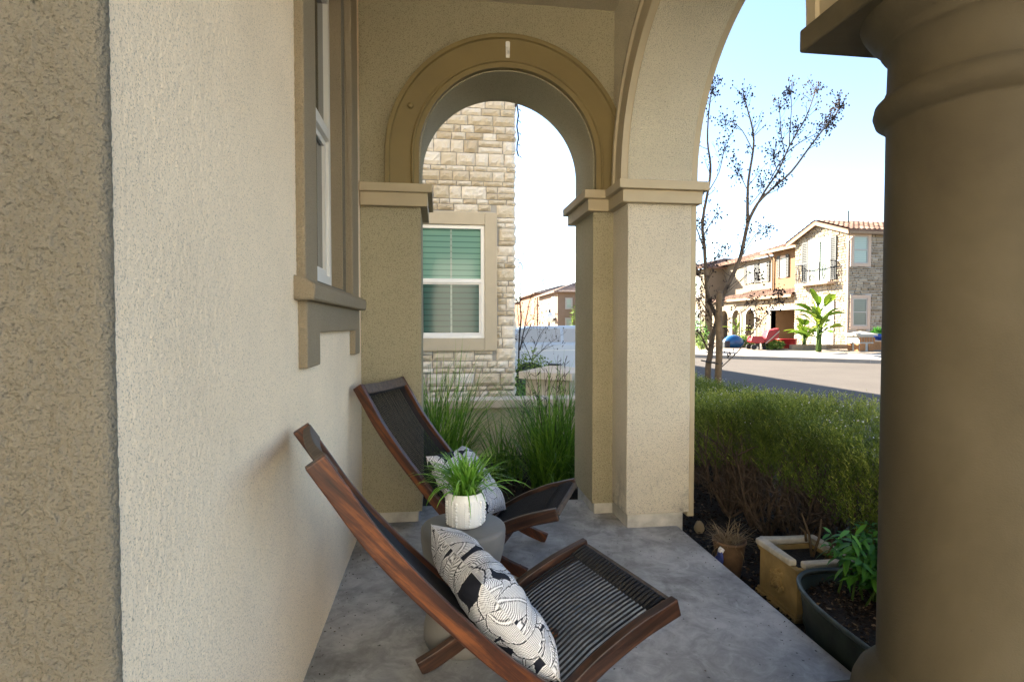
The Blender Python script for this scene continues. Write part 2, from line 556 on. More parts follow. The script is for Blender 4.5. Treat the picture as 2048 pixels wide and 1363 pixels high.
def arch_trim(mb, axis, face, sign, c, zc, zbot, prof, seg=64, legs=(True, True)):
    """moulding swept round an arch. prof: (radius, proud)."""
    def P(a, t, z): return (a, t, z) if axis == 'y' else (t, a, z)
    path = []
    if legs[0]: path.append((-1, 0, zbot - zc))
    for k in range(seg + 1):
        th = PI - PI * k / seg
        path.append((math.cos(th), math.sin(th), 0))
    if legs[1]: path.append((1, 0, zbot - zc))
    n = len(prof)
    n0 = len(mb.v)
    for cx, sz, off in path:
        for r, p in prof:
            mb.v.append(P(c + cx * r, face + sign * p, zc + sz * r + off))
    for i in range(len(path) - 1):
        for k in range(n):
            k2 = (k + 1) % n
            mb.f.append((n0 + i * n + k, n0 + (i + 1) * n + k, n0 + (i + 1) * n + k2, n0 + i * n + k2)); mb.c.append(.5)
    mb.f.append(tuple(n0 + k for k in range(n))); mb.c.append(.5)
    mb.f.append(tuple(n0 + (len(path) - 1) * n + k for k in range(n))[::-1]); mb.c.append(.5)


def frame_boxes(mb, axis, t0, t1, a0, a1, z0, z1, w):
    """rectangular frame in the plane"""
    def B(p, q, r, s):
        if axis == 'y': mb.box(p, q, t0, t1, r, s)
        else: mb.box(t0, t1, p, q, r, s)
    B(a0, a0 + w, z0, z1); B(a1 - w, a1, z0, z1)
    B(a0 + w, a1 - w, z0, z0 + w); B(a0 + w, a1 - w, z1 - w, z1)


def ashlar(mb, axis, t, sign, a0, a1, z0, z1, rows=(.10, .15, .19), wr=(.16, .42), gap=.012, depth=.05, holes=(), rough=True, gable=None):
    """courses of split stone. t = plane of mortar, sign = outward direction along the normal axis."""
    def P(a, d, z):
        return (a, t + sign * d, z) if axis == 'y' else (t + sign * d, a, z)
    z = z0
    while z < z1 - .03:
        h = random.choice(rows)
        h = min(h, z1 - z)
        a = a0
        while a < a1 - .02:
            wd = random.uniform(*wr)
            if h < .12: wd *= .8
            if a + wd > a1 - .09: wd = a1 - a
            split = [(z, z + h)]
            if h > .17 and random.random() < .3: split = [(z, z + h * .5), (z + h * .5, z + h)]
            for (b0, b1) in split:
                p0, p1 = a + gap / 2, a + wd - gap / 2
                q0, q1 = b0 + gap / 2, b1 - gap / 2
                # clip by holes
                skip = False
                for (h0, h1, g0, g1) in holes:
                    if p0 >= h0 - .01 and p1 <= h1 + .01 and q0 >= g0 - .01 and q1 <= g1 + .01: skip = True; break
                    if p1 > h0 and p0 < h1 and q1 > g0 and q0 < g1:
                        if p0 < h0: p1 = min(p1, h0)
                        elif p1 > h1: p0 = max(p0, h1)
                        elif q0 < g0: q1 = min(q1, g0)
                        else: q0 = max(q0, g1)
                if gable is not None:
                    lim = min(gable(p0), gable(p1))
                    if q0 > lim - .04: continue
                    q1 = min(q1, lim)
                if skip or p1 - p0 < .03 or q1 - q0 < .025: continue
                mb.t = random.random()
                d = depth * random.uniform(.65, 1.1)
                if rough:
                    nx = max(3, int((p1 - p0) / .035)); nz = max(3, int((q1 - q0) / .035))
                    vs = []; fs = []
                    for j in range(nz + 1):
                        for i in range(nx + 1):
                            ex = min(i, nx - i) / nx; ez = min(j, nz - j) / nz
                            edge = (i in (0, nx)) or (j in (0, nz))
                            dd = d * .35 if edge else d * random.uniform(.75, 1.2)
                            jx = 0 if i in (0, nx) else random.uniform(-.008, .008)
                            if edge: jx += random.uniform(-.003, .003)
                            vs.append(P(p0 + (p1 - p0) * i / nx + jx, dd, q0 + (q1 - q0) * j / nz + random.uniform(-.003, .003)))
                    for j in range(nz):
                        for i in range(nx):
                            k = j * (nx + 1) + i
                            fs.append((k, k + 1, k + nx + 2, k + nx + 1))
                    nb = len(vs)
                    per = [i for i in range(nx + 1)] + [j * (nx + 1) + nx for j in range(1, nz + 1)] + [nz * (nx + 1) + i for i in range(nx - 1, -1, -1)] + [j * (nx + 1) for j in range(nz - 1, 0, -1)]
                    for k in per:
                        x, y, zz = vs[k]
                        vs.append((x, t - sign * .01, zz) if axis == 'y' else (t - sign * .01, y, zz))
                    for k in range(len(per)):
                        k2 = (k + 1) % len(per)
                        fs.append((per[k], nb + k, nb + k2, per[k2]))
                    mb.add(vs, fs)
                else:
                    e = .012
                    vs = [P(p0, -.01, q0), P(p1, -.01, q0), P(p1, -.01, q1), P(p0, -.01, q1),
                          P(p0 + e, d, q0 + e), P(p1 - e, d * random.uniform(.8, 1), q0 + e), P(p1 - e, d, q1 - e), P(p0 + e, d * random.uniform(.8, 1), q1 - e)]
                    mb.add(vs, [(4, 5, 6, 7), (0, 1, 5, 4), (1, 2, 6, 5), (2, 3, 7, 6), (3, 0, 4, 7)])
            a += wd
        z += h
    mb.t = .5


def tile_roof(mb, e0, e1, r0, r1, pitch=.24, course=.36, amp=.05, thick=.06):
    """barrel tiles between eave line e0-e1 and upper line r0-r1"""
    e0, e1, r0, r1 = map(Vector, (e0, e1, r0, r1))
    L = (e1 - e0).length
    S = ((r0 - e0).length + (r1 - e1).length) / 2
    nu = max(2, int(L / pitch)) * 4
    nc = max(1, int(S / course))
    nrm = (e1 - e0).cross(r0 - e0).normalized()
    if nrm.z < 0: nrm = -nrm
    for c in range(nc):
        s0, s1 = c / nc, (c + 1) / nc
        prev = None
        for i in range(nu + 1):
            u = i / nu
            hgt = amp * (math.cos(2 * PI * i / 4) * .5 + .5)
            a = (e0.lerp(e1, u)).lerp(r0.lerp(r1, u), s0)
            b = (e0.lerp(e1, u)).lerp(r0.lerp(r1, u), s1)
            lo = a - nrm * .01
            a2 = a + nrm * (hgt + .035); b2 = b + nrm * (hgt * .9 + .005)
            if prev is not None:
                if (i - 1) % 4 == 0 or i == 1: mb.t = random.random()
                mb.face([prev[0], a2, b2, prev[1]])
                mb.face([prev[2], lo, a2, prev[0]])
            prev = (a2, b2, lo)
    mb.t = .5
    mb.face([e0 - nrm * thick, e1 - nrm * thick, r1 - nrm * thick, r0 - nrm * thick])
    mb.face([e0 - nrm * thick, e1 - nrm * thick, e1, e0])
    mb.face([e0 - nrm * thick, r0 - nrm * thick, r0, e0]); mb.face([e1 - nrm * thick, r1 - nrm * thick, r1, e1])


def strips(n, base_fn, length, width, lean, droop, seg=5):
    """grass blades as tapering curved strips -> V, F, tint"""
    V = np.zeros((n, seg + 1, 2, 3)); T = np.zeros((n, seg))
    for i in range(n):
        bx, by, bz = base_fn()
        az = rng.uniform(0, 2 * PI)
        le = rng.uniform(*lean); Ln = rng.uniform(*length); dr = rng.uniform(*droop); wd = rng.uniform(*width)
        th = le
        p = np.array([bx, by, bz]); d2 = np.array([math.cos(az), math.sin(az)])
        side = np.array([-d2[1], d2[0], 0]) * math.cos(rng.uniform(-.6, .6))
        side[2] = rng.uniform(-.3, .3)
        tb = rng.uniform(.1, 1)
        for s in range(seg + 1):
            q = s / seg
            ww = wd * (1 - q ** 2.2) * .5 + .0004
            V[i, s, 0] = p - side * ww; V[i, s, 1] = p + side * ww
            if s < seg:
                T[i, s] = min(1, tb * (.55 + .5 * q))
                stp = Ln / seg
                p = p + np.array([d2[0] * math.sin(th), d2[1] * math.sin(th), math.cos(th)]) * stp
                th += dr * (.4 + 1.2 * q) / seg * 1.3
    idx = np.arange(n * (seg + 1) * 2).reshape(n, seg + 1, 2)
    F = np.stack([idx[:, :-1, 0], idx[:, :-1, 1], idx[:, 1:, 1], idx[:, 1:, 0]], axis=-1).reshape(-1, 4)
    return V.reshape(-1, 3), F, T.reshape(-1)


def leaves(P, Dn, length, width, tint, fold=.0):
    """diamond-like leaves: positions P, directions D -> V,F,T"""
    n = len(P)
    Dn = Dn / np.linalg.norm(Dn, axis=1, keepdims=True)
    rv = rng.normal(size=(n, 3))
    S = np.cross(Dn, rv); S /= np.linalg.norm(S, axis=1, keepdims=True)
    L = rng.uniform(*length, size=(n, 1)); W = rng.uniform(*width, size=(n, 1))
    V = np.stack([P, P + Dn * L * .45 + S * W / 2, P + Dn * L, P + Dn * L * .45 - S * W / 2], axis=1)
    F = np.arange(n * 4).reshape(n, 4)
    return V.reshape(-1, 3), F, tint


def join(parts):
    V = []; F = []; T = []; o = 0
    for v, f, t in parts:
        V.append(v); F.append(f + o); T.append(t); o += len(v)
    return np.concatenate(V), np.concatenate(F), np.concatenate(T)


# ================================================================== OUR HOUSE
WX = -.475      # side wall plane
AY = 3.50       # arch wall front
AYB = 3.97
PX0, PX1 = 1.137, 1.543
PY = 3.22
CEIL = 3.28
house = empty('house', (0, 3.5, 0))
tag(house, 'cream stucco house with arched front porch, seen from inside the porch', 'house')


def hpart(mb, name, mat, parent=None, **kw):
    o = mb.build(name, mat, None, **kw)
    o.parent = parent or house
    if parent is None or parent is house:
        o.matrix_parent_inverse = Matrix.Translation(-Vector(house.location))
    return o


def hsub(mb, name, mat, parent, **kw):
    o = mb.build(name, mat, None, **kw)
    o.parent = parent
    return o


NWY = .868
WIN_Y0, WIN_Y1, WIN_Z0, WIN_Z1 = 2.14, 3.0, 1.43, 2.95
# side wall: real relief on the rendered face, with the window opening left out
def lattice(u, v, cell, seed):
    """smooth value noise on a lattice"""
    rg_ = np.random.default_rng(seed)
    tab = rg_.uniform(0, 1, (512, 512))
    a = u / cell; b = v / cell
    i0 = np.floor(a).astype(int); j0 = np.floor(b).astype(int)
    fa = a - i0; fb = b - j0
    fa = fa * fa * (3 - 2 * fa); fb = fb * fb * (3 - 2 * fb)
    g = lambda i, j: tab[i % 512, j % 512]
    return (g(i0, j0) * (1 - fa) + g(i0 + 1, j0) * fa) * (1 - fb) + (g(i0, j0 + 1) * (1 - fa) + g(i0 + 1, j0 + 1) * fa) * fb


def relief(u, v, seed):
    wu = u + .004 * (lattice(u, v, .013, seed + 5) - .5); wv = v + .004 * (lattice(u, v, .013, seed + 6) - .5)
    h = lattice(wu, wv, .0075, seed) * .55 + lattice(wu + .3 * wv, wv, .0125, seed + 1) * .45 + lattice(u, v, .004, seed + 2) * .18
    h = np.clip((h - .32) / .45, 0, 1)
    return h + .35 * (lattice(u, v, .19, seed + 3) - .5)


def wall_sheet(name, path, nrm, z0, z1, dz, amp, mat, seed, hole=None):
    """path: Nx2 points, nrm: Nx2 outward normals; swept up in z and displaced"""
    path = np.asarray(path); nrm = np.asarray(nrm)
    sl_ = np.concatenate([[0], np.cumsum(np.linalg.norm(np.diff(path, axis=0), axis=1))])
    z = np.arange(z0, z1 + dz, dz)
    U, Z = np.meshgrid(sl_, z, indexing='ij')
    amp = np.asarray(amp).reshape(-1, 1) if hasattr(amp, '__len__') else amp
    H = relief(U, Z, seed) * amp
    X = path[:, :1] + nrm[:, :1] * H; Y = path[:, 1:] + nrm[:, 1:] * H
    V = np.stack([X, Y, Z], -1).reshape(-1, 3)
    n_, m_ = U.shape
    I = np.arange(n_ * m_).reshape(n_, m_)
    F = np.stack([I[:-1, :-1], I[1:, :-1], I[1:, 1:], I[:-1, 1:]], -1)
    if hole is not None:
        yc = np.broadcast_to(path[:-1, 1:], (n_ - 1, m_ - 1)); zc = np.broadcast_to(z[:-1][None], (n_ - 1, m_ - 1))
        keep = ~((yc > hole[0]) & (yc < hole[1]) & (zc > hole[2]) & (zc < hole[3]))
        F = F[keep]
    o = mesh_np(name, V, F.reshape(-1, 4), None, mat, None, smooth=True)
    o.parent = house; o.matrix_parent_inverse = Matrix.Translation(-Vector(house.location))
    return o


RC = .018
ys = np.concatenate([np.arange(NWY + RC, 1.35, .003), np.arange(1.35, AY + .01, .0055)])
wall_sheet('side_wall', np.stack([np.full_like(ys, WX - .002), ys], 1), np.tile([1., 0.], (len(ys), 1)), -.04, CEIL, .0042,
           .0013, M['stucco_lit'], 3, (WIN_Y0 - .05, WIN_Y1 + .05, WIN_Z0 - .02, WIN_Z1 + .05))
arc = np.linspace(0, PI / 2, 9)
xs = np.arange(-.72, WX - RC, .0026)
ax_ = WX - RC + RC * np.sin(arc); ay_ = NWY + RC - RC * np.cos(arc)
pth = np.concatenate([np.stack([xs, np.full_like(xs, NWY)], 1), np.stack([ax_ - .0, ay_], 1)])
nn_ = np.concatenate([np.tile([0., -1.], (len(xs), 1)), np.stack([np.sin(arc), -np.cos(arc)], 1)])
wall_sheet('return_wall', pth, nn_, -.04, 2.6, .0026, np.concatenate([np.concatenate([np.full(len(xs) - 12, .0062), np.linspace(.0062, .0025, 12)]), np.linspace(.0022, .0013, 9)]), M['stucco_shaded'], 11)
mb = MB()
mb.box(-.75, WX - .008, NWY + .03, WIN_Y0, -.05, CEIL)
mb.box(-.75, WX - .008, WIN_Y1, AY + .02, -.05, CEIL)
mb.box(-.75, WX - .008, WIN_Y0, WIN_Y1, -.05, WIN_Z0)
mb.box(-.75, WX - .008, WIN_Y0, WIN_Y1, WIN_Z1, CEIL)
mb.box(-2.6, WX - .03, NWY + .006, NWY + .2, -.049, CEIL - .002)
hpart(mb, 'wall_core', M['stucco_shaded'])
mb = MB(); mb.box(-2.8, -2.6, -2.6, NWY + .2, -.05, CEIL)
hpart(mb, 'entry_wall', M['stucco_shaded'])

# window surround, sill, apron
mb = MB()
X1 = -.446
mb.box(WX - .02, X1, 1.95, WIN_Y0, WIN_Z0 - .06, 3.2)
mb.box(WX - .02, X1, WIN_Y1, 3.21, WIN_Z0 - .06, 3.2)
mb.box(WX - .02, X1, WIN_Y0, WIN_Y1, WIN_Z1, 3.2)
# deep reveals
mb.box(-.575, WX - .021, WIN_Y0 - .012, WIN_Y0 + .004, WIN_Z0 - .05, WIN_Z1)
mb.box(-.575, WX - .021, WIN_Y1 - .004, WIN_Y1 + .02, WIN_Z0 - .05, WIN_Z1)
hpart(mb, 'window_surround', M['rough_trim'], bevel=.008, seg=3)
mb = MB()
mb.prism([(-.60, 1.335), (-.410, 1.335), (-.407, 1.388), (-.455, 1.415), (-.60, 1.44)], 'y', 1.91, 3.245)
# one sill block proud of everything
s = hpart(mb, 'window_sill', M['rough_trim'], bevel=.01, seg=3)
mb = MB()
mb.prism([(1.965, 1.10), (2.175, 1.10), (2.175, 1.222), (3.065, 1.222), (3.065, 1.09), (3.23, 1.09), (3.23, 1.337), (1.965, 1.337)], 'x', WX - .02, X1)
hpart(mb, 'window_apron', M['rough_trim'], bevel=.007, seg=3)
# window sashes
win = empty('window'); win.parent = house; win.matrix_parent_inverse = Matrix.Translation(-Vector(house.location))
win.location = (0, 0, 0)
mb = MB()
frame_boxes(mb, 'x', -.60, -.555, WIN_Y0 + .002, WIN_Y1 - .004, 1.455, 2.93, .045)
mb.box(-.60, -.550, WIN_Y0 + .045, WIN_Y1 - .047, 2.19, 2.245)
frame_boxes(mb, 'x', -.595, -.570, WIN_Y0 + .05, WIN_Y1 - .05, 1.503, 2.188, .03)
hsub(mb, 'window_frame', M['white_frame'], win, bevel=.003)
mb = MB(); mb.box(-.590, -.585, WIN_Y0 + .045, WIN_Y1 - .045, 1.5, 2.19)
hsub(mb, 'lower_pane', M['glass_dark'], win)
mb = MB(); mb.box(-.586, -.580, WIN_Y0 + .045, WIN_Y1 - .045, 2.245, 2.89)
hsub(mb, 'upper_pane', M['glass_dark'], win)
mb = MB(); mb.box(-.75, -.602, WIN_Y0, WIN_Y1, 1.44, 2.95)
hsub(mb, 'dark_room', M['black'], win)

# arch wall
ACX, AR, AZC = .447, .555, 2.30
mb = MB()
arch_wall(mb, 'y', AY, AYB, -.76, PX0 + .02, [(ACX, AR, AZC, None)], .075, CEIL)
hpart(mb, 'arch_wall', M['arch_stucco_shaded'], merge=True)
mb = MB()
prof = [(.768, -.01), (.768, .052), (.742, .052), (.737, .036), (.612, .036), (.607, .052), (.596, .052), (.592, .040), (.562, .040), (.562, -.01)]
arch_trim(mb, 'y', AY, -1, ACX, AZC, 2.118, prof)
hpart(mb, 'arch_ring', M['ring'], merge=True, bevel=.003)
# small round knockout cap on the ring
p = at_y(821, 210, AY - .05)
mb = MB(); mb.lathe([(0, 0), (.018, 0), (.018, .012), (.012, .016), (0, .016)], seg=20)
o = hsub(mb, 'round_cap', M['ring'], house, smooth=True)
o.matrix_parent_inverse = Matrix.Translation(-Vector(house.location))
o.location = (p.x, AY - .034, p.z); o.rotation_euler = (PI / 2, 0, 0)


def cap_mould(name, x0, x1, y0, y1, zt=2.113):
    mb = MB()
    mb.box(x0 - .075, x1 + .075, y0 - .075, y1 + .075, zt - .052, zt)
    mb.box(x0 - .046, x1 + .046, y0 - .046, y1 + .046, zt - .125, zt - .050)
    return hpart(mb, name, M['trim'], bevel=.004)


# left impost (dies into side wall)
mb = MB()
mb.box(WX + .002, -.112 + .078, AY - .072, AYB + .072, 2.063, 2.115)
mb.box(WX + .004, -.112 + .048, AY - .045, AYB + .045, 1.982, 2.066)
hpart(mb, 'impost', M['trim'], bevel=.004)
# corner pillar
mb = MB(); mb.box(PX0, PX1, PY, AYB, .088, 2.07)
hpart(mb, 'pillar', M['stucco_pier'], bevel=.008, seg=3)
for q in ((PX0 + .014, PX1 - .03, PY + .02, AYB - .02, -.05, .10), (1.02, PX0 + .013, AY + .02, AYB - .02, -.05, .09), (-.72, -.13, AY + .03, AYB - .03, -.05, .09)):
    mb = MB(); mb.box(*q); hpart(mb, 'footing', M['base_conc'], bevel=.006)
mb = MB(); mb.box(PX1 - .01, PX1 + .034, PY + .004, PY + .2, .06, 1.99)
hpart(mb, 'outer_band', M['trim'], bevel=.004)
# pillar cap with stepped plan: big pillar plus the narrow arch pier
mb = MB()
for pr, z0, z1 in ((.078, 2.060, 2.113), (.048, 1.985, 2.0605)):
    poly = [(1.002 - pr, AY - pr), (PX0 - pr, AY - pr), (PX0 - pr, PY - pr), (PX1 + pr, PY - pr), (PX1 + pr, AYB + pr), (1.002 - pr, AYB + pr)]
    mb.prism(poly, 'z', z0, z1)
hpart(mb, 'pillar_cap', M['trim'], bevel=.004)
# arcade wall toward the street
BCY, BR, BZC = 2.385, .838, 2.155
mb = MB()
arch_wall(mb, 'x', PX0, PX1, .935, AYB - .002, [(BCY, BR, BZC, None)], 2.112, CEIL, seg=64)
mb.box(PX0, PX1, -2.2, .934, 3.02, CEIL)
hpart(mb, 'arcade_wall', M['stucco'], merge=True)
mb = MB()
prof = [(1.02, -.01), (1.02, .045), (.995, .045), (.99, .030), (.885, .030), (.882, .042), (.842, .042), (.842, -.01)]
arch_trim(mb, 'x', PX0, -1, BCY, BZC, 2.114, prof)
arch_trim(mb, 'x', PX1, 1, BCY, BZC, 2.114, [(1.02, -.01), (1.02, .04), (.842, .04), (.842, -.01)])
hpart(mb, 'arcade_ring', M['trim'], merge=True)
# far pier of the second arch, behind the camera
mb = MB(); mb.box(PX0, PX1, -2.2, -1.85, -.05, 3.019)
hpart(mb, 'rear_pillar', M['stucco_pier'])
# round column
CX, CY, CR = 1.34, 1.22, .195
column = empty('column'); column.parent = house; column.matrix_parent_inverse = Matrix.Translation(-Vector(house.location))
mb = MB()
prof = [(CR, .34)]
prof += [(CR, 1.755), (CR, 1.765), (CR + .006, 1.770), (CR + .024, 1.785), (CR + .030, 1.805), (CR + .026, 1.825), (CR + .010, 1.842), (CR + .004, 1.846), (CR + .004, 1.856), (CR, 1.862), (CR - .002, 1.955)]
prof += [(CR + .010, 1.962), (CR + .016, 1.972), (CR + .016, 1.982), (CR + .026, 1.99), (CR + .040, 2.005), (CR + .058, 2.034), (CR + .062, 2.045)]
mb.lathe(prof, CX, CY, 128)
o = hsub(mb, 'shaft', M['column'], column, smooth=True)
mb = MB()
mb.box(CX - .29, CX + .29, CY - .29, CY + .29, 2.045, 2.1115)
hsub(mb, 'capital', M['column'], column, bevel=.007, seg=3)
mb = MB()
mb.lathe([(.0, .175), (.235, .175), (.250, .20), (.256, .235), (.250, .272), (.238, .30), (.222, .305), (.222, .318), (.206, .335), (CR - .001, .36)], CX, CY, 96)
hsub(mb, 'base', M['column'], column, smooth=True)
mb = MB(); mb.box(CX - .275, CX + .275, CY - .275, CY + .275, -.1, .176)
hsub(mb, 'plinth', M['column'], column, bevel=.006)
# ceiling and upper storey
mb = MB(); mb.box(-2.8, PX1 + .03, -2.2, AYB - .004, CEIL, CEIL + .12)
hpart(mb, 'ceiling', M['stucco'])
mb = MB(); mb.box(-3.4, PX1 + .035, -2.3, AYB + .0, CEIL + .12, 5.8); mb.box(-3.4, -2.8, -2.3, AYB - .3, -.1, CEIL + .12)
hpart(mb, 'upper_storey', M['stucco'])
mb = MB()
tile_roof(mb, (PX1 + .5, -2.8, 5.8), (PX1 + .5, 4.4, 5.8), (-1, 0, 6.5), (-1, 1.5, 6.5), .3, .5)
tile_roof(mb, (PX1 + .5, 4.4, 5.8), (-3.9, 4.4, 5.8), (-1, 1.5, 6.5), (-1, 1.5, 6.5), .3, .5)
hpart(mb, 'roof', M['rooftile2'])

mb = MB(); mb.box(-9, 7, -10.5, -9, -.2, 5.6)
hpart(mb, 'bounce_wing', M['bounce_wall'])  # unseen wing, added to bounce sunlight into the porch

# adhesive hook on the arch ring
p = at_y(1016, 98, AY - .05)
hk = empty('adhesive_hook', (p.x, AY - .036, p.z))
tag(hk, 'small white adhesive hook stuck near the top of the arch ring', 'hook')
mb = MB(); mb.prism([(-.012, -.05), (.012, -.05), (.014, .046), (.008, .052), (-.008, .052), (-.014, .046)], 'y', -.007, 0)
mb.build('backplate', M['hook'], hk, bevel=.003)
mb = MB(); mb.tube([(0, -.006, .015), (0, -.014, -.005), (0, -.02, -.025), (0, -.03, -.03), (0, -.036, -.02), (0, -.036, -.008)], .006, 8)
mb.build('hook_arm', M['hook'], hk, smooth=True)

# ================================================================== GROUND
mb = MB(); mb.box(-2.8, 1.475, -3.2, 3.83, -.24, 0)
o = mb.build('porch_slab', M['concrete'], bevel=.006); tag(o, kind='structure')
mb = MB()
mb.face([(-900, -900, -.225), (900, -900, -.225), (900, 900, -.225), (-900, 900, -.225)])
o = mb.build('ground', M['ground']); tag(o, kind='structure')
mb = MB(); mb.face([(-14, -16, -.2), (8, -16, -.2), (8, -3.25, -.2), (-14, -3.25, -.2)])
o = mb.build('bounce_ground', M['bounce_floor']); tag(o, kind='structure')  # unseen pale ground, added so sun bounces up into the porch
mb = MB()
mb.face([(4.4, -60, -.204), (90, -60, -.204), (90, 160, -.204), (4.4, 160, -.204)])
mb.face([(-60, 8.6, -.204), (4.4, 8.6, -.204), (4.4, 160, -.204), (-60, 160, -.204)])
o = mb.build('road', M['road']); tag(o, kind='structure')
mb = MB()
mb.box(1.476, 4.3, -6, 8.4, -.4, -.15)
mb.box(-6, 1.4755, 3.831, 8.4, -.4, -.1505)
o = mb.build('soil_bed', M['soil']); tag(o, kind='structure')
mb = MB(); mb.box(4.302, 4.45, -6, 8.552, -.3, -.05); mb.box(-6, 4.301, 8.402, 8.55, -.3, -.05)
o = mb.build('near_kerb', M['walk'], bevel=.02); tag(o, kind='structure')

# bark chips scattered over the bed
n = 9000
P = np.stack([1.49 + rng.beta(1, 1.8, n) * 2.2, rng.uniform(.7, 5.2, n), rng.uniform(-.15, -.13, n)], 1)
P2 = np.stack([rng.uniform(-.3, 1.47, 1200), rng.uniform(3.85, 5.4, 1200), rng.uniform(-.15, -.13, 1200)], 1)
P = np.concatenate([P, P2])
D = rng.normal(size=P.shape); D[:, 2] *= .25
V, F, T = leaves(P, D, (.012, .045), (.006, .02), rng.uniform(0, 1, len(P)) ** 2.2)
o = mesh_np('bark_mulch', V, F, T, M['chips']); tag(o, 'dark bark mulch with pale chips covering the planting bed', 'mulch', kind='stuff')

n = 420
P = np.stack([rng.uniform(-.46, 1.45, n), rng.uniform(1.2, 3.8, n), rng.uniform(.0012, .003, n)], 1)
P[:160, 0] = -.47 + np.abs(rng.normal(size=160)) * .05; P[160:260, 0] = 1.465 - np.abs(rng.normal(size=100)) * .12
D = rng.normal(size=P.shape); D[:, 2] *= .1
V, F, T = leaves(P, D, (.003, .011), (.002, .006), rng.uniform(0, 1, n))
o = mesh_np('floor_grit', V, F, T, M['chips']); tag(o, 'small grit and bark crumbs scattered on the concrete slab', 'grit', kind='stuff')

# far kerb, sidewalk and raised lots
k1 = Vector((*at_z(1392, 715, -.2)[:2], 0)); k2 = Vector((*at_z(1765, 727, -.2)[:2], 0))
kd = (k2 - k1).normalized(); kn = Vector((-kd.y, kd.x, 0))
if kn.y < 0: kn = -kn
ka = k1 - kd * 26; kb = k2 + kd * 30


def off(p, d, z): q = p + kn * d; return (q.x, q.y, z)


mb = MB()
prof = [(0, -.24), (0, -.06), (.04, -.035), (.2, -.03), (1.3, .12), (1.3, -.24)]
vs = [off(ka, d, z) for d, z in prof] + [off(kb, d, z) for d, z in prof]
n_ = len(prof)
mb.add(vs, [tuple(range(n_)), tuple(range(2 * n_ - 1, n_ - 1, -1))] + [(i, (i + 1) % n_, n_ + (i + 1) % n_, n_ + i) for i in range(n_)])
o = mb.build('sidewalk', M['walk'], merge=True); tag(o, kind='structure')
mb = MB()
for s_ in np.arange(2, 50, 2.35):
    p = ka + kd * float(s_)
    q = p + kd * .018
    vs = [off(p, -.004, -.2), off(p, -.004, -.055), off(p, .2, -.022), off(p, 1.3, .128), off(q, -.004, -.2), off(q, -.004, -.055), off(q, .2, -.022), off(q, 1.3, .128)]
    mb.add(vs, [(0, 1, 5, 4), (1, 2, 6, 5), (2, 3, 7, 6)])
o = mb.build('sidewalk_joints', M['mortar']); tag(o, kind='structure')
mb = MB()
vs = [off(ka, 1.28, .115), off(kb, 1.28, .115), off(kb, 60, .24), off(ka, 120, .24)]
vs = [off(ka, 1.3, .118), off(kb, 1.3, .118), off(kb, 3.2, .2), off(kb, 120, .24), off(ka, 120, .24), off(ka, 3.2, .2)]
mb.add(vs, [(0, 1, 2, 5), (5, 2, 3, 4)])
o = mb.build('front_yards', M['ground']); tag(o, kind='structure')

# ================================================================== LOUNGE CHAIRS
BACK = [(-.004, .923), (.055, .830), (.13, .712), (.23, .582), (.335, .462), (.465, .322), (.56, .232), (.66, .152), (.79, .072), (.93, .022)]
SEAT = [(1.093, .347), (1.02, .326), (.93, .297), (.80, .238), (.70, .176), (.60, .115), (.49, .060), (.385, .020)]


def offset_line(pts, h):
    up, dn = [], []
    for i, p in enumerate(pts):
        a = Vector(pts[max(i - 1, 0)]); b = Vector(pts[min(i + 1, len(pts) - 1)])
        t = (b - a).normalized(); nn = Vector((-t.y, t.x))
        if nn.y < 0: nn = -nn
        up.append(Vector(p) + nn * h); dn.append(Vector(p) - nn * h)
    return up, dn


def rail(pts, h, y0, y1):
    def smooth(pts):
        out = []
        P = [Vector(p) for p in pts]
        for i in range(len(P) - 1):
            p0 = P[max(i - 1, 0)]; p1 = P[i]; p2 = P[i + 1]; p3 = P[min(i + 2, len(P) - 1)]
            for s in (0, .25, .5, .75):
                out.append(.5 * ((2 * p1) + (-p0 + p2) * s + (2 * p0 - 5 * p1 + 4 * p2 - p3) * s * s + (-p0 + 3 * p1 - 3 * p2 + p3) * s ** 3))
        out.append(P[-1])
        return out
    up, dn = offset_line(smooth(pts), h)
    mb = MB()
    n = len(up)
    vs = []
    for a, b in zip(up, dn):
        vs += [(a.x, y0, a.y), (a.x, y1, a.y), (b.x, y1, b.y), (b.x, y0, b.y)]
    vs = [(x, y, max(z, .003)) for x, y, z in vs]   # feet cut level with the floor
    fs = [(0, 1, 2, 3), tuple(4 * (n - 1) + k for k in (3, 2, 1, 0))]
    for i in range(n - 1):
        for k in range(4):
            k2 = (k + 1) % 4
            fs.append((4 * i + k, 4 * (i + 1) + k, 4 * (i + 1) + k2, 4 * i + k2))
    mb.add(vs, fs)
    return mb


def interp(pts, s):
    ls = [0]
    for a, b in zip(pts, pts[1:]): ls.append(ls[-1] + math.dist(a, b))
    L = s * ls[-1]
    for i in range(len(pts) - 1):
        if L <= ls[i + 1] + 1e-9:
            q = (L - ls[i]) / (ls[i + 1] - ls[i])
            return Vector(pts[i]).lerp(Vector(pts[i + 1]), q)
    return Vector(pts[-1])


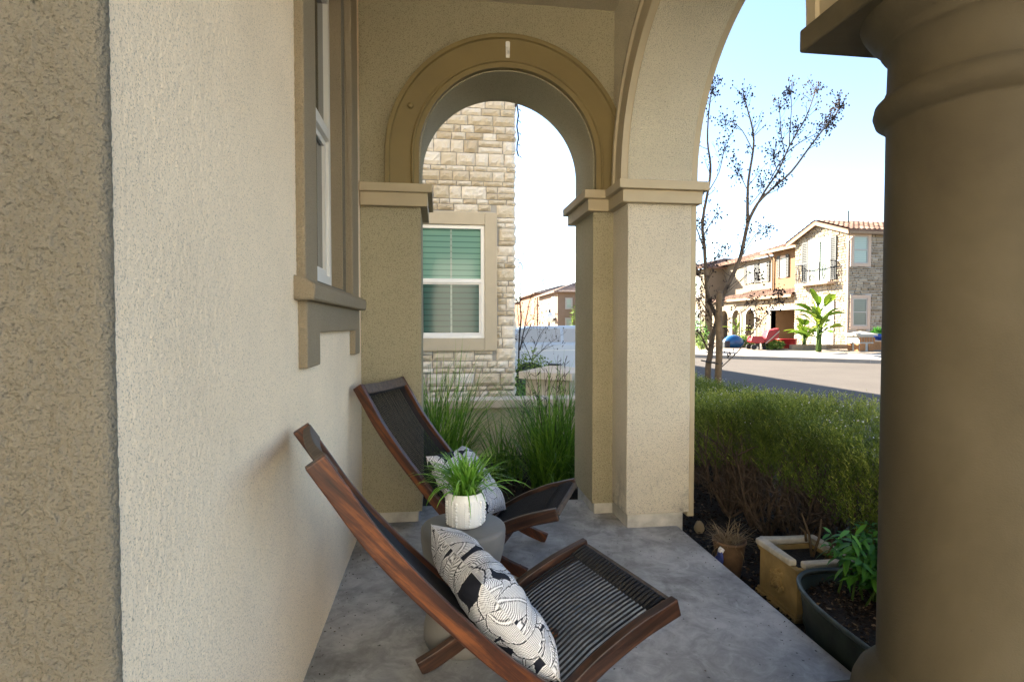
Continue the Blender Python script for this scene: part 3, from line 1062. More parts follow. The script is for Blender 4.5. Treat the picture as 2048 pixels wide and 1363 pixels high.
def curved_bar(x, z, y0, y1, sag, w, h, tilt, seg=10):
    """board across the frame, bowed backwards"""
    mb = MB()
    ct, st = math.cos(tilt), math.sin(tilt)
    vs = []
    for i in range(seg + 1):
        q = i / seg
        y = y0 + (y1 - y0) * q
        b = sag * 4 * q * (1 - q)
        for a, c in ((-w, h), (w, h), (w, -h), (-w, -h)):
            a2 = a + b
            vs.append((x + a2 * ct - c * st, y, z + a2 * st + c * ct))
    fs = [(0, 1, 2, 3), tuple(4 * seg + k for k in (3, 2, 1, 0))]
    for i in range(seg):
        for k in range(4):
            k2 = (k + 1) % 4
            fs.append((4 * i + k, 4 * (i + 1) + k, 4 * (i + 1) + k2, 4 * i + k2))
    mb.add(vs, fs)
    return mb


def make_chair(loc, rz):
    r = empty('lounge_chair', loc, rz)
    hb = .0275
    for y0, y1 in ((0, .029), (.471, .5)):
        rail(BACK, hb, y0, y1).build('back_rail', M['wood'], r, bevel=.004)
    for y0, y1 in ((-.033, -.002), (.502, .533)):
        rail(SEAT, .030, y0, y1).build('seat_rail', M['wood_seat'], r, bevel=.004)
    # crossbars
    curved_bar(.028, .905, .027, .473, -.014, .013, .028, R(33)).build('top_crossbar', M['wood_gray'], r, bevel=.003)
    curved_bar(1.068, .338, -.004, .504, 0, .03, .013, R(16)).build('front_crossbar', M['wood_gray'], r, bevel=.003)
    curved_bar(.545, .235, .027, .473, 0, .012, .022, R(-45)).build('lower_crossbar', M['wood_dark'], r, bevel=.003)
    curved_bar(.665, .150, -.004, .504, 0, .012, .02, R(35)).build('rear_crossbar', M['wood_dark'], r, bevel=.003)
    curved_bar(.725, .055, .027, .473, 0, .012, .02, R(-45)).build('foot_crossbar', M['wood_dark'], r, bevel=.003)
    # back cords
    mb = MB()
    up, dn = offset_line(BACK, .012)
    line = [Vector(p) for p in up]
    for k in range(32):
        y = .042 + (.458 - .042) * k / 31
        sag = -.004 * 4 * ((y - .04) / .42) * (1 - (y - .04) / .42)
        pts = []
        for s_ in (0.035, .11, .20, .29, .38, .47, .54, .60):
            p = interp([tuple(q) for q in line], s_)
            f = max(0, 1 - s_ / .60)
            pts.append((p.x + sag * f * .8, y + random.uniform(-.0006, .0006), p.y + sag * f * .5 - .004))
        mb.tube(pts, .0027, 5)
        # loop over the crossbar
        p = pts[0]
        mb.tube([(p[0] + .012, y, p[2] - .016), (p[0] + .004, y, p[2] + .004), (p[0] - .008, y, p[2] + .010), (p[0] - .016, y, p[2] - .002)], .005, 5)
    mb.build('back_cords', M['cord'], r, smooth=True)
    mb = MB()
    line = [tuple(p) for p in SEAT]
    for k in range(25):
        y = .018 + (.482 - .018) * k / 24
        pts = []
        for s_ in (.045, .15, .28, .40, .52, .62):
            p = interp(line, s_)
            pts.append((p.x, y + random.uniform(-.0006, .0006), p.y + .010))
        mb.tube(pts, .0037, 5)
        p = pts[0]
        mb.tube([(p[0] - .055, y + .003, p[2] - .014), (p[0] - .02, y + .004, p[2] + .003), (p[0] + .006, y + .005, p[2] + .012), (p[0] + .022, y + .003, p[2] + .004), (p[0] + .012, y, p[2] - .02)], .0062, 6)
    mb.build('seat_cords', M['cord'], r, smooth=True)
    return r


c1 = make_chair((-.29, 1.36, 0), R(17.2))
tag(c1, 'nearer red-brown wooden lounge chair with black cord seat, back leaning toward the side wall', 'lounge chair', 'wooden cord lounge chairs on the porch')


def copy_tree(o, parent=None):
    c = o.copy(); col.objects.link(c); c.parent = parent
    for ch in o.children: copy_tree(ch, c)
    return c


c2 = copy_tree(c1)
c2.location = (-.432, 3.01, 0); c2.rotation_euler = (0, 0, R(-23.5))
c2['label'] = 'farther wooden lounge chair with black cord back, standing in the corner behind the side table'


def leaf_print(n, seed, size=.45):
    """banana-leaf line drawing on an n x n grid, 1 = white, 0 = ink"""
    rg_ = np.random.default_rng(seed)
    U, V_ = np.meshgrid(np.linspace(0, size, n), np.linspace(0, size, n), indexing='ij')
    img = np.zeros((n, n))
    for k in range(62):
        cx, cy = rg_.uniform(-.04, size + .04, 2)
        a = rg_.uniform(0, 2 * PI); L = rg_.uniform(.15, .25); W_ = rg_.uniform(.028, .048)
        bend = rg_.uniform(-1.6, 1.6)
        x = (U - cx) * math.cos(a) + (V_ - cy) * math.sin(a)
        y = -(U - cx) * math.sin(a) + (V_ - cy) * math.cos(a)
        y = y + bend * x * x                       # curved midrib
        q = np.clip((x + L / 2) / L, 0, 1)
        half = W_ * np.sin(PI * q ** .85) ** .75
        half = half * (1 - .10 * np.maximum(0, np.sin(x * 150 + np.sign(y) * 1.3 + k)) ** 6)
        ay = np.abs(y)
        inside = (ay < half) & (q > 0) & (q < 1)
        per = .0062
        wv = x + .75 * ay - 5.5 * ay * ay + .004 * np.sin(ay * 90 + k)
        st = .5 + .5 * np.sin(2 * PI * wv / per)
        val = np.clip((st - .16) / .22, 0, 1)
        val = np.where(ay < .0042, 0, val); val = np.where(ay < .0022, 1, val)
        val = np.where(half - ay < .0020, 0, val)
        val = np.where((half - ay >= .0020) & (half - ay < .0042), 1, val)
        ring = (ay < half + .0018) & (q > 0) & (q < 1)
        img = np.where(ring & ~inside, 0, img)
        img = np.where(inside, val, img)
    return img


def make_pillow(loc, rz, seed):
    S = .225; TH = .085; N = 250
    root = empty('throw_pillow', loc, rz)
    a = np.linspace(-1, 1, N + 1)
    A, B = np.meshgrid(a, a, indexing='ij')
    px = A * (1 - .10 * (1 - B * B) * np.abs(A) ** 2)
    py = B * (1 - .10 * (1 - A * A) * np.abs(B) ** 2)
    pf = np.maximum(0, 1 - A ** 4) ** .55 * np.maximum(0, 1 - B ** 4) ** .55
    Vs = []; Fs = []; Ts = []
    for side in (1, -1):
        wr = (lattice(A * .2 + 2, B * .05 + 3, .035, seed + 20) - .5) * .012 + (lattice(A * .07 + 5, B * .2 + 3, .03, seed + 21) - .5) * .010
        pull = .006 * np.sin(np.arctan2(B, A) * 18 + seed) * np.clip((np.hypot(A, B) - .55) / .6, 0, 1)
        H = (TH * pf + (wr + pull + .006 * np.sin(A * 5 + seed) * np.cos(B * 4 + 1.3 * seed)) * pf ** .6) * side
        V0 = np.stack([px * S, H, py * S], -1).reshape(-1, 3)
        I = np.arange((N + 1) ** 2).reshape(N + 1, N + 1) + len(Vs) * (N + 1) ** 2
        F = np.stack([I[:-1, :-1], I[1:, :-1], I[1:, 1:], I[:-1, 1:]], -1).reshape(-1, 4)
        if side == 1: F = F[:, ::-1]
        Vs.append(V0); Fs.append(F); Ts.append(leaf_print(N + 1, seed * 7 + side).reshape(-1))
    o = mesh_np('cover', np.concatenate(Vs), np.concatenate(Fs), None, M['pillow'], root, smooth=True)
    at = o.data.attributes.new('print', 'FLOAT', 'POINT')
    at.data.foreach_set('value', np.concatenate(Ts).astype(np.float32))
    mb = MB()
    K = 40
    e = [(-1 + 2 * k / K, -1) for k in range(K)] + [(1, -1 + 2 * k / K) for k in range(K)] + [(1 - 2 * k / K, 1) for k in range(K)] + [(-1, 1 - 2 * k / K) for k in range(K + 1)]
    pts = [(x * (1 - .10 * (1 - y * y) * x * x) * S, 0, y * (1 - .10 * (1 - x * x) * y * y) * S) for x, y in e]
    mb.tube(pts, .0016, 5, cap=False)
    mb.build('seam', M['white_cloth'], root, smooth=True)
    return root


# local frame of the pillow: x = across the chair, z = up the slope, y = thickness
def place_pillow(root, chair, cx, cy, cz, slope, roll=0):
    """slope: angle of the pillow from horizontal"""
    A = Matrix.Translation(chair.location) @ Matrix.Rotation(chair.rotation_euler.z, 4, 'Z')
    # columns: pillow x -> chair y ; pillow z -> (-cos,0,sin) ; pillow y -> x cross
    ex = Vector((0, 1, 0)); ez = Vector((-math.cos(slope), 0, math.sin(slope)))
    ey = ez.cross(ex)
    Rm = Matrix((ex, ey, ez)).transposed().to_4x4()
    m = A @ Matrix.Translation((cx, cy, cz)) @ Rm @ Matrix.Rotation(roll, 4, 'Y')
    root.matrix_world = m
    root.location = m.to_translation(); root.rotation_euler = m.to_euler()


p1 = make_pillow((0, 0, 0), 0, 1)
place_pillow(p1, c1, .555, .245, .365, R(54), R(-3))
tag(p1, 'black and white leaf-print cushion on the nearer chair, with a small cloth tag', 'cushion', 'leaf-print cushions')
p2 = make_pillow((0, 0, 0), 0, 2)
place_pillow(p2, c2, .54, .24, .375, R(50), R(6))
tag(p2, 'black and white leaf-print cushion on the farther chair, half hidden behind the potted plant', 'cushion', 'leaf-print cushions')
# cloth tag at the lower near corner of the first cushion (front side)
mb = MB()
for i in range(4):
    pass
mb.add([(-.022, 0, -.014), (.022, 0, -.014), (.022, .0012, .014), (-.022, .0012, .014), (-.022, .0016, -.014), (.022, .0016, -.014), (.022, .0028, .014), (-.022, .0028, .014)],
       [(0, 1, 2, 3), (4, 5, 6, 7), (0, 1, 5, 4), (1, 2, 6, 5), (2, 3, 7, 6), (3, 0, 4, 7)])
tg = mb.build('care_tag', M['tag'], p1)
TAGPOS = (-.15, 1, -.15)
tg.location = (-.150, .066, -.150); tg.rotation_euler = (R(-28), R(50), R(-25))

# ================================================================== SIDE TABLE AND POT
TX, TY = .095, 2.172
tbl = empty('side_table', (TX, TY, 0))
tag(tbl, 'grey concrete hourglass side table between the two lounge chairs', 'side table')
mb = MB()
prof = [(0, .46), (.152, .46), (.160, .458), (.166, .451), (.168, .44), (.167, .41), (.160, .36), (.146, .31), (.128, .27), (.116, .245)]
mb.lathe(prof, seg=72)
mb.build('tabletop', M['table'], tbl, smooth=True)
mb = MB()
mb.lathe([(.1155, .2452), (.112, .23), (.115, .21), (.128, .17), (.145, .12), (.156, .07), (.158, .03), (.152, .008), (.145, .001), (0, .001)], seg=72)
mb.build('pedestal', M['table'], tbl, smooth=True)

pot = empty('potted_plant', (.103, 2.172, .4605))
tag(pot, 'bright green grassy plant in a white dotted ceramic pot on the side table', 'potted plant')
mb = MB()
mb.lathe([(0, .001), (.062, .001), (.070, .006), (.0755, .02), (.0775, .06), (.0765, .10), (.0735, .118), (.0725, .124), (.0735, .130), (.0715, .134), (.067, .134), (.065, .125), (.064, .10)], seg=64)
potm = mb.build('pot', M['ceramic'], pot, smooth=True)
mb = MB()
for k in range(27):
    th = 2 * PI * k / 27
    big = k % 3 == 0
    zz = .014
    while zz < .108:
        r_ = .0060 if big else (.0026 if k % 3 == 1 else .0034)
        if big: r_ *= .7 + .5 * abs(math.sin(zz * 60 + k))
        rr = .0755 + (.0775 - .0755) * min(1, (zz - .02) / .04 if zz > .02 else 0) + (-.0008)
        mb.blob((rr * math.cos(th), rr * math.sin(th), zz), (r_, r_, r_), 0, 8, 5)
        zz += .0125 if big else .0085
mb.build('raised_dots', M['ceramic'], potm, smooth=True)
mb = MB(); mb.lathe([(0, .112), (.066, .110)], seg=32); mb.build('potting_soil', M['soil'], pot)


def pb():
    a = rng.uniform(0, 2 * PI); r_ = rng.uniform(0, .04)
    return (r_ * math.cos(a), r_ * math.sin(a), .112)


A1 = strips(230, pb, (.13, .24), (.006, .012), (.05, .75), (.3, 1.9), 6)
A2 = strips(50, pb, (.20, .30), (.006, .011), (.6, 1.0), (1.2, 2.2), 7)
V, F, T = join([A1, A2])
mesh_np('foliage', V, F, T, M['pot_blade'], pot)

# ================================================================== PLANTERS ON THE RIGHT
bx = empty('square_planter', (1.82, 2.51, -.15))
tag(bx, 'ochre square stone planter with floral relief and chipped pale rim, beside the slab', 'planter')
W = .15
mb = MB()
t_ = .02
for (x0, x1, y0, y1) in ((-W, -W + t_, -W, W), (W - t_, W, -W, W), (-W + t_, W - t_, -W, -W + t_), (-W + t_, W - t_, W - t_, W)):
    mb.box(x0, x1, y0, y1, .02, .25)
mb.build('body', M['box'], bx, bevel=.003)
for z0, z1, pr in ((.0, .018, .016), (.018, .034, .009), (.228, .24, .006), (.24, .252, .011)):
    mb = MB()
    for (x0, x1, y0, y1) in ((-W - pr, -W + .001, -W - pr, W + pr), (W - .001, W + pr, -W - pr, W + pr), (-W + .001, W - .001, -W - pr, -W + .001), (-W + .001, W - .001, W - .001, W + pr)):
        mb.box(x0, x1, y0, y1, z0, z1)
    mb.build('moulding', M['box'], bx, bevel=.003)
mb = MB()
for (x0, x1, y0, y1) in ((-W - .018, -W + .022, -W + .03, W + .018), (W - .022, W + .018, -W - .018, W + .018), (-W + .03, W - .022, -W - .018, -W + .022), (-W + .022, W - .022, W - .022, W + .018)):
    mb.box(x0, x1, y0, y1, .252, .284)
mb.build('rim', M['box_rim'], bx, bevel=.009, seg=3)
mb = MB()
rr = random.Random(3)
for k in range(46):   # floral relief: petals and scrolls
    a = rr.uniform(0, 2 * PI); q = rr.uniform(.006, .066)
    mb.blob((-W - .003, q * math.cos(a) * .9, .14 + q * math.sin(a)), (.009, rr.uniform(.006, .014), rr.uniform(.006, .014)), .15, 8, 6)
for k in range(5):
    a = k * 2 * PI / 5
    mb.tube([(-W - .006, .012 * math.cos(a + j * .9) * (1 + j * .7), .14 + .012 * math.sin(a + j * .9) * (1 + j * .7)) for j in range(5)], [.004, .005, .005, .004, .003], 6)
mb.build('floral_relief', M['box'], bx, smooth=True)
mb = MB(); mb.box(-W + t_, W - t_, -W + t_, W - t_, .19, .225); mb.build('soil', M['soil'], bx)
mb = MB()
for (a, b) in (((0.06, .03, .21), (.02, .06, .44)), ((.06, .03, .21), (.10, .02, .42)), ((.04, .05, .30), (-.01, .03, .38)), ((.09, -.02, .22), (.11, -.06, .37))):
    mb.tube([a, tuple((Vector(a) + Vector(b)) / 2 + Vector((.006, -.01, .01))), b], [.007, .006, .003], 6)
mb.build('bare_stems', M['stake'], bx, smooth=True)

tub = empty('metal_tub', (1.748, 1.77, -.15))
tag(tub, 'dark green aged oval metal tub full of bark mulch, in front of the column', 'tub')


def oval(mb, prof, a=.255, b=.53, seg=72):
    n0 = len(mb.v)
    m = len(prof)
    for k in range(seg):
        th = 2 * PI * k / seg
        for dr, z in prof:
            # rounded-rectangle oval
            c_, s_ = math.cos(th), math.sin(th)
            ex = .78
            mb.v.append(((a + dr) * math.copysign(abs(c_) ** ex, c_), (b + dr) * math.copysign(abs(s_) ** ex, s_), z))
    for k in range(seg):
        k2 = (k + 1) % seg
        for i in range(m - 1):
            mb.f.append((n0 + k * m + i, n0 + k2 * m + i, n0 + k2 * m + i + 1, n0 + k * m + i + 1)); mb.c.append(.5)


mb = MB(); oval(mb, [(-.05, .0), (-.045, .0), (-.02, .10), (-.016, .105), (-.016, .115), (-.02, .12), (-.004, .255), (-.010, .258), (-.03, .1), (-.06, .02)])
mb.build('tub_body', M['tub'], tub, smooth=True)
mb = MB(); oval(mb, [(-.008, .272), (.004, .280), (.010, .270), (.006, .258), (-.006, .257), (-.008, .272)])
mb.build('rolled_rim', M['tub_rim'], tub, smooth=True)
mb = MB(); oval(mb, [(-.27, .222), (-.10, .225), (-.013, .205)]); mb.build('soil', M['soil'], tub, smooth=True)
n = 3500
th = rng.uniform(0, 2 * PI, n); q = np.sqrt(rng.uniform(0, 1, n))
P = np.stack([q * .235 * np.cos(th), q * .51 * np.sin(th), rng.uniform(.212, .235, n)], 1)
D = rng.normal(size=P.shape); D[:, 2] *= .4
V, F, T = leaves(P, D, (.01, .03), (.005, .014), rng.uniform(0, 1, n) ** 1.6)
o = mesh_np('mulch', V, F, T, M['chips'], tub); o['kind'] = 'stuff'


def leafy_plant(name, loc, stems, hgt, spread, L, Wd, mat, label, cat='plant', seed=1, per=26):
    r = empty(name, loc)
    tag(r, label, cat)
    rg = np.random.default_rng(seed)
    mb = MB(); P = []; D = []
    for k in range(stems):
        a = rg.uniform(0, 2 * PI); sp = rg.uniform(.1, 1) * spread
        b = Vector((rg.normal() * spread * .25, rg.normal() * spread * .25, 0))
        tip = Vector((math.cos(a) * sp, math.sin(a) * sp, hgt * rg.uniform(.55, 1)))
        mid = (b + tip) / 2 + Vector((0, 0, hgt * .12))
        mb.tube([b, mid, tip], [.005, .004, .002], 5)
        for j in range(per):
            s = .25 + .75 * j / per
            p = (b.lerp(mid, min(1, s * 2)) if s < .5 else mid.lerp(tip, s * 2 - 1))
            az = j * 2.4 + rg.uniform(-.4, .4)
            P.append(p); D.append((math.cos(az), math.sin(az), rg.uniform(-.75, .45)))
    mb.build('stems', M['shrub_leaf'], r)
    P = np.array([tuple(p) for p in P]); D = np.array(D)
    # leaf with midrib fold and droop: two segments, two halves
    n = len(P)
    Dn = D / np.linalg.norm(D, axis=1, keepdims=True)
    S = np.cross(Dn, np.array([0, 0, 1.0]) + rg.normal(size=(n, 3)) * .3); S /= np.linalg.norm(S, axis=1, keepdims=True)
    U = np.cross(S, Dn)
    Ls = rg.uniform(*L, size=(n, 1)); Ws = rg.uniform(*Wd, size=(n, 1)) / 2
    dr = np.array([0, 0, -1.0]) * Ls * rg.uniform(.05, .35, size=(n, 1))
    c0 = P; c1_ = P + Dn * Ls * .35; c2_ = P + Dn * Ls * .7 + dr * .4; c3 = P + Dn * Ls + dr
    lift = U * Ws * .35
    V = np.stack([c0, c1_ + S * Ws + lift, c1_, c1_ - S * Ws + lift, c2_ + S * Ws * .8 + lift, c2_, c2_ - S * Ws * .8 + lift, c3], 1)
    base = (np.arange(n) * 8)[:, None]
    q = np.array([[0, 1, 4, 2], [0, 2, 6, 3]])
    F = np.concatenate([base + np.array(f)[None] for f in ([0, 1, 2, 3], [1, 4, 5, 2], [2, 5, 6, 3], [4, 7, 6, 5])], 0)
    tb = np.clip(rg.uniform(0, 1, n) * .7 + (P[:, 2] / hgt) * .3, 0, 1)
    T = np.concatenate([tb] * 4)
    mesh_np('foliage', V.reshape(-1, 3), F, T, mat, r, smooth=False)
    return r


leafy_plant('leafy_plant', (1.83, 2.10, .06), 16, .36, .17, (.05, .095), (.014, .028), M['tub_leaf'], 'leafy green plant growing at the far end of the oval metal tub', seed=4)
leafy_plant('leafy_plant', (1.92, 1.78, .06), 18, .48, .20, (.05, .095), (.014, .028), M['tub_leaf'], 'brighter leafy plant in the middle of the oval tub, partly hidden by the round column', seed=9)

# small clay pot with dried grass
sp = empty('clay_pot', (1.61, 2.86, -.15))
tag(sp, 'small worn clay pot of dried grass at the edge of the slab', 'pot')
mb = MB(); mb.lathe([(.06, .0), (.075, .10), (.086, .185), (.091, .19), (.091, .205), (.084, .205), (.080, .18), (.0, .17)], seg=32)
mb.build('pot', M['terracotta'], sp, smooth=True)


def db():
    a = rng.uniform(0, 2 * PI); r_ = rng.uniform(0, .07)
    return (r_ * math.cos(a), r_ * math.sin(a) + .02, .17)


V, F, T = strips(170, db, (.08, .2), (.002, .004), (.5, 1.4), (-.4, 1.6), 5)
mesh_np('dried_grass', V, F, T, M['dry'], sp)
gl = empty('garden_glove', (1.525, 2.80, -.02))
tag(gl, 'blue and white garden glove draped over the side of the clay pot', 'glove')
mb = MB(); mb.blob((0, 0, 0), (.012, .03, .045), .1, 10, 8)
for k in range(4): mb.tube([(-.002, -.02 + k * .014, -.035), (-.006, -.024 + k * .016, -.062), (-.004, -.026 + k * .017, -.082)], [.008, .008, .005], 6)
mb.tube([(-.002, .026, -.005), (-.006, .042, -.02), (-.006, .046, -.04)], [.008, .008, .005], 6)
mb.build('palm_and_fingers', M['blue_cloth'], gl, smooth=True)
mb = MB(); mb.tube([(0, 0, .03), (.004, 0, .042), (.012, 0, .052)], [.015, .017, .015], 10); mb.build('cuff', M['white_cloth'], gl, smooth=True)
mb = MB(); mb.blob((0, 0, 0), (.035, .03, .045), .12, 12, 8)
o = mb.build('pebble', M['lime'], smooth=True); o.location = (1.74, 3.48, -.115); tag(o, 'rounded tan stone on the mulch beside the corner pillar', 'stone')

# ================================================================== HEDGE
hedge = empty('hedge', (2.5, 3.2, -.15))
tag(hedge, 'fine-leaved green hedge with tiny pale flowers and bare woody stems, along the porch edge', 'hedge')
HX0, HX1, HY0, HY1 = -.50, .55, -2.6, 2.9      # local extents


def htop(x, y):
    return .865 + .035 * math.sin(y * 2.3 + 1) + .03 * math.sin(x * 5 + y * 3.7) - .02 * y * .3 - .10 * max(0, abs(x - .02) - .35) / .2


nS = 19000
SX = np.empty(nS); SY = rng.uniform(HY0, HY1, nS); SZ = np.empty(nS)
for i in range(nS):
    k = rng.uniform()
    if k < .5:                     # top surface
        SX[i] = rng.uniform(HX0, HX1); SZ[i] = htop(SX[i], SY[i]) - abs(rng.normal()) * .05 - .10
    elif k < .92:                    # front face
        SX[i] = HX0 + abs(rng.normal()) * .06 + .05 * math.sin(SY[i] * 4.1) + .03 * math.sin(SY[i] * 9); q_ = rng.uniform() ** .8
        SZ[i] = .36 + .09 * math.sin(SY[i] * 2.7 + 2) + q_ * .42
    else:
        SX[i] = rng.uniform(HX0, HX1); SZ[i] = rng.uniform(.45, .7)
nl = 11
Ls = rng.uniform(.07, .15, nS)
ax = rng.normal(size=(nS, 2)) * .28
ax[:, 0] -= .18 * (SX < HX0 + .15)
dirn = np.stack([ax[:, 0], ax[:, 1], np.ones(nS)], 1); dirn /= np.linalg.norm(dirn, axis=1, keepdims=True)
B = np.stack([SX, SY, SZ], 1)
Pl = []; Dl = []; Tl = []
tb = np.clip(rng.normal(.42, .2, nS) + .25 * np.sin(SY * 2.1 + SX * 3), 0, 1)
for j in range(nl):
    s = (j + .5) / nl
    Pl.append(B + dirn * (Ls * s)[:, None])
    az = rng.uniform(0, 2 * PI, nS)
    Dl.append(dirn * .9 + np.stack([np.cos(az), np.sin(az), np.zeros(nS)], 1) * .75)
    Tl.append(np.clip(tb + (s - .5) * .35, 0, 1))
P = np.concatenate(Pl); D = np.concatenate(Dl); T = np.concatenate(Tl)
V, F, T = leaves(P, D, (.014, .026), (.0035, .0065), T)
mesh_np('foliage', V, F, T, M['needle'], hedge)
# flowers
n = 1500
FX = rng.uniform(HX0, HX1, n); FY = rng.uniform(HY0, HY1, n)
FZ = np.array([htop(a, b) + rng.uniform(-.06, .03) for a, b in zip(FX, FY)])
V, F, T = leaves(np.stack([FX, FY, FZ], 1), rng.normal(size=(n, 3)), (.006, .012), (.006, .010), np.ones(n))
o = mesh_np('flowers', V, F, T, M['petal'], hedge); o['kind'] = 'stuff'
# woody stems
mb = MB()
rs = random.Random(12)
for k in range(95):
    y = HY0 + (HY1 - HY0) * (k + rs.uniform(.1, .9)) / 95; x = rs.uniform(-.42, .3)
    b = Vector((x, y, .0))
    for m_ in range(rs.randint(5, 8)):
        e = b + Vector((rs.uniform(-.22, .25), rs.uniform(-.34, .34), rs.uniform(.45, .7)))
        mid = b.lerp(e, .5) + Vector((rs.uniform(-.05, .05), rs.uniform(-.05, .05), rs.uniform(-.08, .03)))
        r0 = rs.uniform(.006, .013)
        mb.tube([b, b.lerp(mid, .5) + Vector((0, 0, -.02)), mid, e], [r0, r0 * .9, r0 * .7, r0 * .35], 5)
        for q_ in range(9):
            s0 = mid.lerp(e, rs.uniform(-.6, .9))
            e2 = s0 + Vector((rs.uniform(-.2, .16), rs.uniform(-.17, .17), rs.uniform(.03, .22)))
            mb.tube([s0, s0.lerp(e2, .5) + Vector((0, 0, .015)), e2], [r0 * .45, r0 * .35, .0012], 4)
mb.build('woody_stems', M['hedge_wood'], hedge)

# ================================================================== STRAPPY GRASS CLUMPS
def clump(loc, n, label, hgt, spread=.16, seedheads=0):
    r = empty('grass_clump', loc)
    tag(r, label, 'ornamental grass', 'strappy grasses beyond the arch')

    def bf():
        a = rng.uniform(0, 2 * PI); q = spread * math.sqrt(rng.uniform())
        return (q * math.cos(a), q * math.sin(a), 0)
    A = strips(n, bf, (hgt * .45, hgt * 1.22), (.007, .014), (.02, .72), (.0, 1.3), 7)
    B_ = strips(n // 5, bf, (hgt * .5, hgt * .9), (.005, .010), (.5, 1.0), (.6, 1.8), 6)
    V, F, T = join([A, B_])
    mesh_np('blades', V, F, T, M['blade'], r)
    if seedheads:
        mb = MB()
        for k in range(seedheads):
            a = rng.uniform(-1, 1)
            tip = Vector((rng.uniform(-.25, .38), rng.uniform(-.2, .2), hgt * rng.uniform(.95, 1.15)))
            b = Vector((tip.x * .3, tip.y * .3, 0))
            m_ = b.lerp(tip, .55) + Vector((0, 0, .04))
            mb.tube([b, m_, tip], [.0025, .002, .0015], 4)
            for q_ in range(7):
                s0 = m_.lerp(tip, rng.uniform(.3, 1))
                e = s0 + Vector((rng.uniform(-.05, .05), rng.uniform(-.04, .04), rng.uniform(.02, .07)))
                mb.tube([s0, s0.lerp(e, .6), e], [.001, .003, .001], 4)
        mb.build('seed_heads', M['twig'], r)
    return r


clump((.00, 4.72, -.15), 520, 'left green strappy grass clump beside the arch pier, in front of the stone house wall', 1.12, .17)
clump((.98, 4.62, -.15), 620, 'right green strappy grass clump with dark seed heads, in front of the low wall', 1.0, .19, 16)
clump((.62, 4.95, -.15), 130, 'thin grass clump between the two fuller ones, low beside the wall', .70, .16, 3)

# ================================================================== LOW WALL AND PIER
lw = empty('garden_wall', (.6, 5.72, -.1))
tag(lw, 'low beige stucco garden wall with stone cap running behind the grasses', 'wall')
mb = MB(); mb.box(-2.6, 2.2, -.09, .09, 0, .50); mb.build('wall', M['low_wall'], lw)
mb = MB(); mb.box(-2.62, 2.23, -.14, .14, .50, .59); mb.build('cap', M['cap_stone'], lw, bevel=.012)
pr_ = empty('garden_pier', (1.40, 6.55, -.1), R(-33))
tag(pr_, 'square beige garden pier with recessed panels and pyramid cap, beyond the low wall', 'pier')
mb = MB(); mb.box(-.25, .25, -.25, .25, 0, .72); mb.build('shaft', M['cap_stone'], pr_)
mb = MB()
for s_ in (1, -1):
    frame_boxes(mb, 'y', s_ * .25, s_ * .275, -.251, .251, .1, .719, .075)
    frame_boxes(mb, 'x', s_ * .25, s_ * .2745, -.251, .251, .1, .7185, .075)
mb.build('panel_frames', M['nb_trim'], pr_)
mb = MB(); mb.box(-.33, .33, -.33, .33, .72, .80)
mb.add([(-.33, -.33, .80), (.33, -.33, .80), (.33, .33, .80), (-.33, .33, .80), (0, 0, .875)], [(0, 1, 4), (1, 2, 4), (2, 3, 4), (3, 0, 4)])
mb.build('cap', M['cap_stone'], pr_)
mb = MB(); mb.box(-.07, .07, -.05, .05, .865, .885); mb.build('lamp_mount', M['black'], pr_, bevel=.003)

# ================================================================== NEIGHBOUR STONE HOUSE
NY = 7.6
nb = empty('stone_house', (-2, NY + 2, -.1))
tag(nb, 'neighbouring pale ledgestone house with a white-framed green-tinted window, seen through the small arch', 'house')


def wpart(mb, name, mat, parent, **kw):
    o = mb.build(name, mat, None, **kw)
    o.parent = parent
    o.matrix_parent_inverse = Matrix.Translation(-Vector(parent.location)) if parent.parent is None else Matrix()
    return o


def wempty(name, parent):
    e = bpy.data.objects.new(name, None); col.objects.link(e); e.parent = parent
    e.matrix_parent_inverse = Matrix.Translation(-Vector(parent.location))
    return e


mb = MB(); mb.box(-16, 1.03, NY, NY + 18.5, -.2, 5.75); wpart(mb, 'wall', M['mortar'], nb)
mb = MB()
ashlar(mb, 'y', NY, -1, -1.3, 1.06, .0, 5.2, rows=(.07, .10, .135, .175), wr=(.11, .36), depth=.05, holes=[(-.9, .80, .90, 2.79)])
ashlar(mb, 'x', 1.03, 1, NY + .01, NY + 1.5, .0, 5.2, rows=(.085, .12, .165), depth=.05)
wpart(mb, 'stone_veneer', M['stone'], nb)
mb = MB()
frame_boxes(mb, 'y', NY - .075, NY + .02, -.45, .80, .905, 2.785, .17)
wpart(mb, 'window_trim', M['nb_trim'], nb, bevel=.01)
mb = MB()
frame_boxes(mb, 'y', NY - .06, NY + .0, -.28, .63, 1.075, 2.615, .014)
wn = wempty('window', nb)
mb2 = MB(); frame_boxes(mb2, 'y', NY - .045, NY + .005, -.279, .629, 1.076, 2.614, .05)
mb2.box(-.229, .579, NY - .045, NY + .0, 1.83, 1.885)
frame_boxes(mb2, 'y', NY - .030, NY - .01, -.228, .578, 1.127, 1.829, .022)
hsub(mb2, 'window_frame', M['white_frame'], wn, bevel=.003)
mb = MB(); mb.box(-.23, .58, NY - .012, NY - .004, 1.885, 2.565); hsub(mb, 'upper_pane', M['blind_up'], wn)
mb = MB(); mb.box(-.21, .56, NY - .012, NY - .004, 1.14, 1.83); hsub(mb, 'lower_pane', M['blind_low'], wn)
mb = MB(); mb.box(.163, .187, NY - .0145, NY - .0125, 1.135, 1.825); mb.box(.163, .187, NY - .0145, NY - .0125, 1.89, 2.56); hsub(mb, 'muntin', M['pane'], wn)
mb = MB()
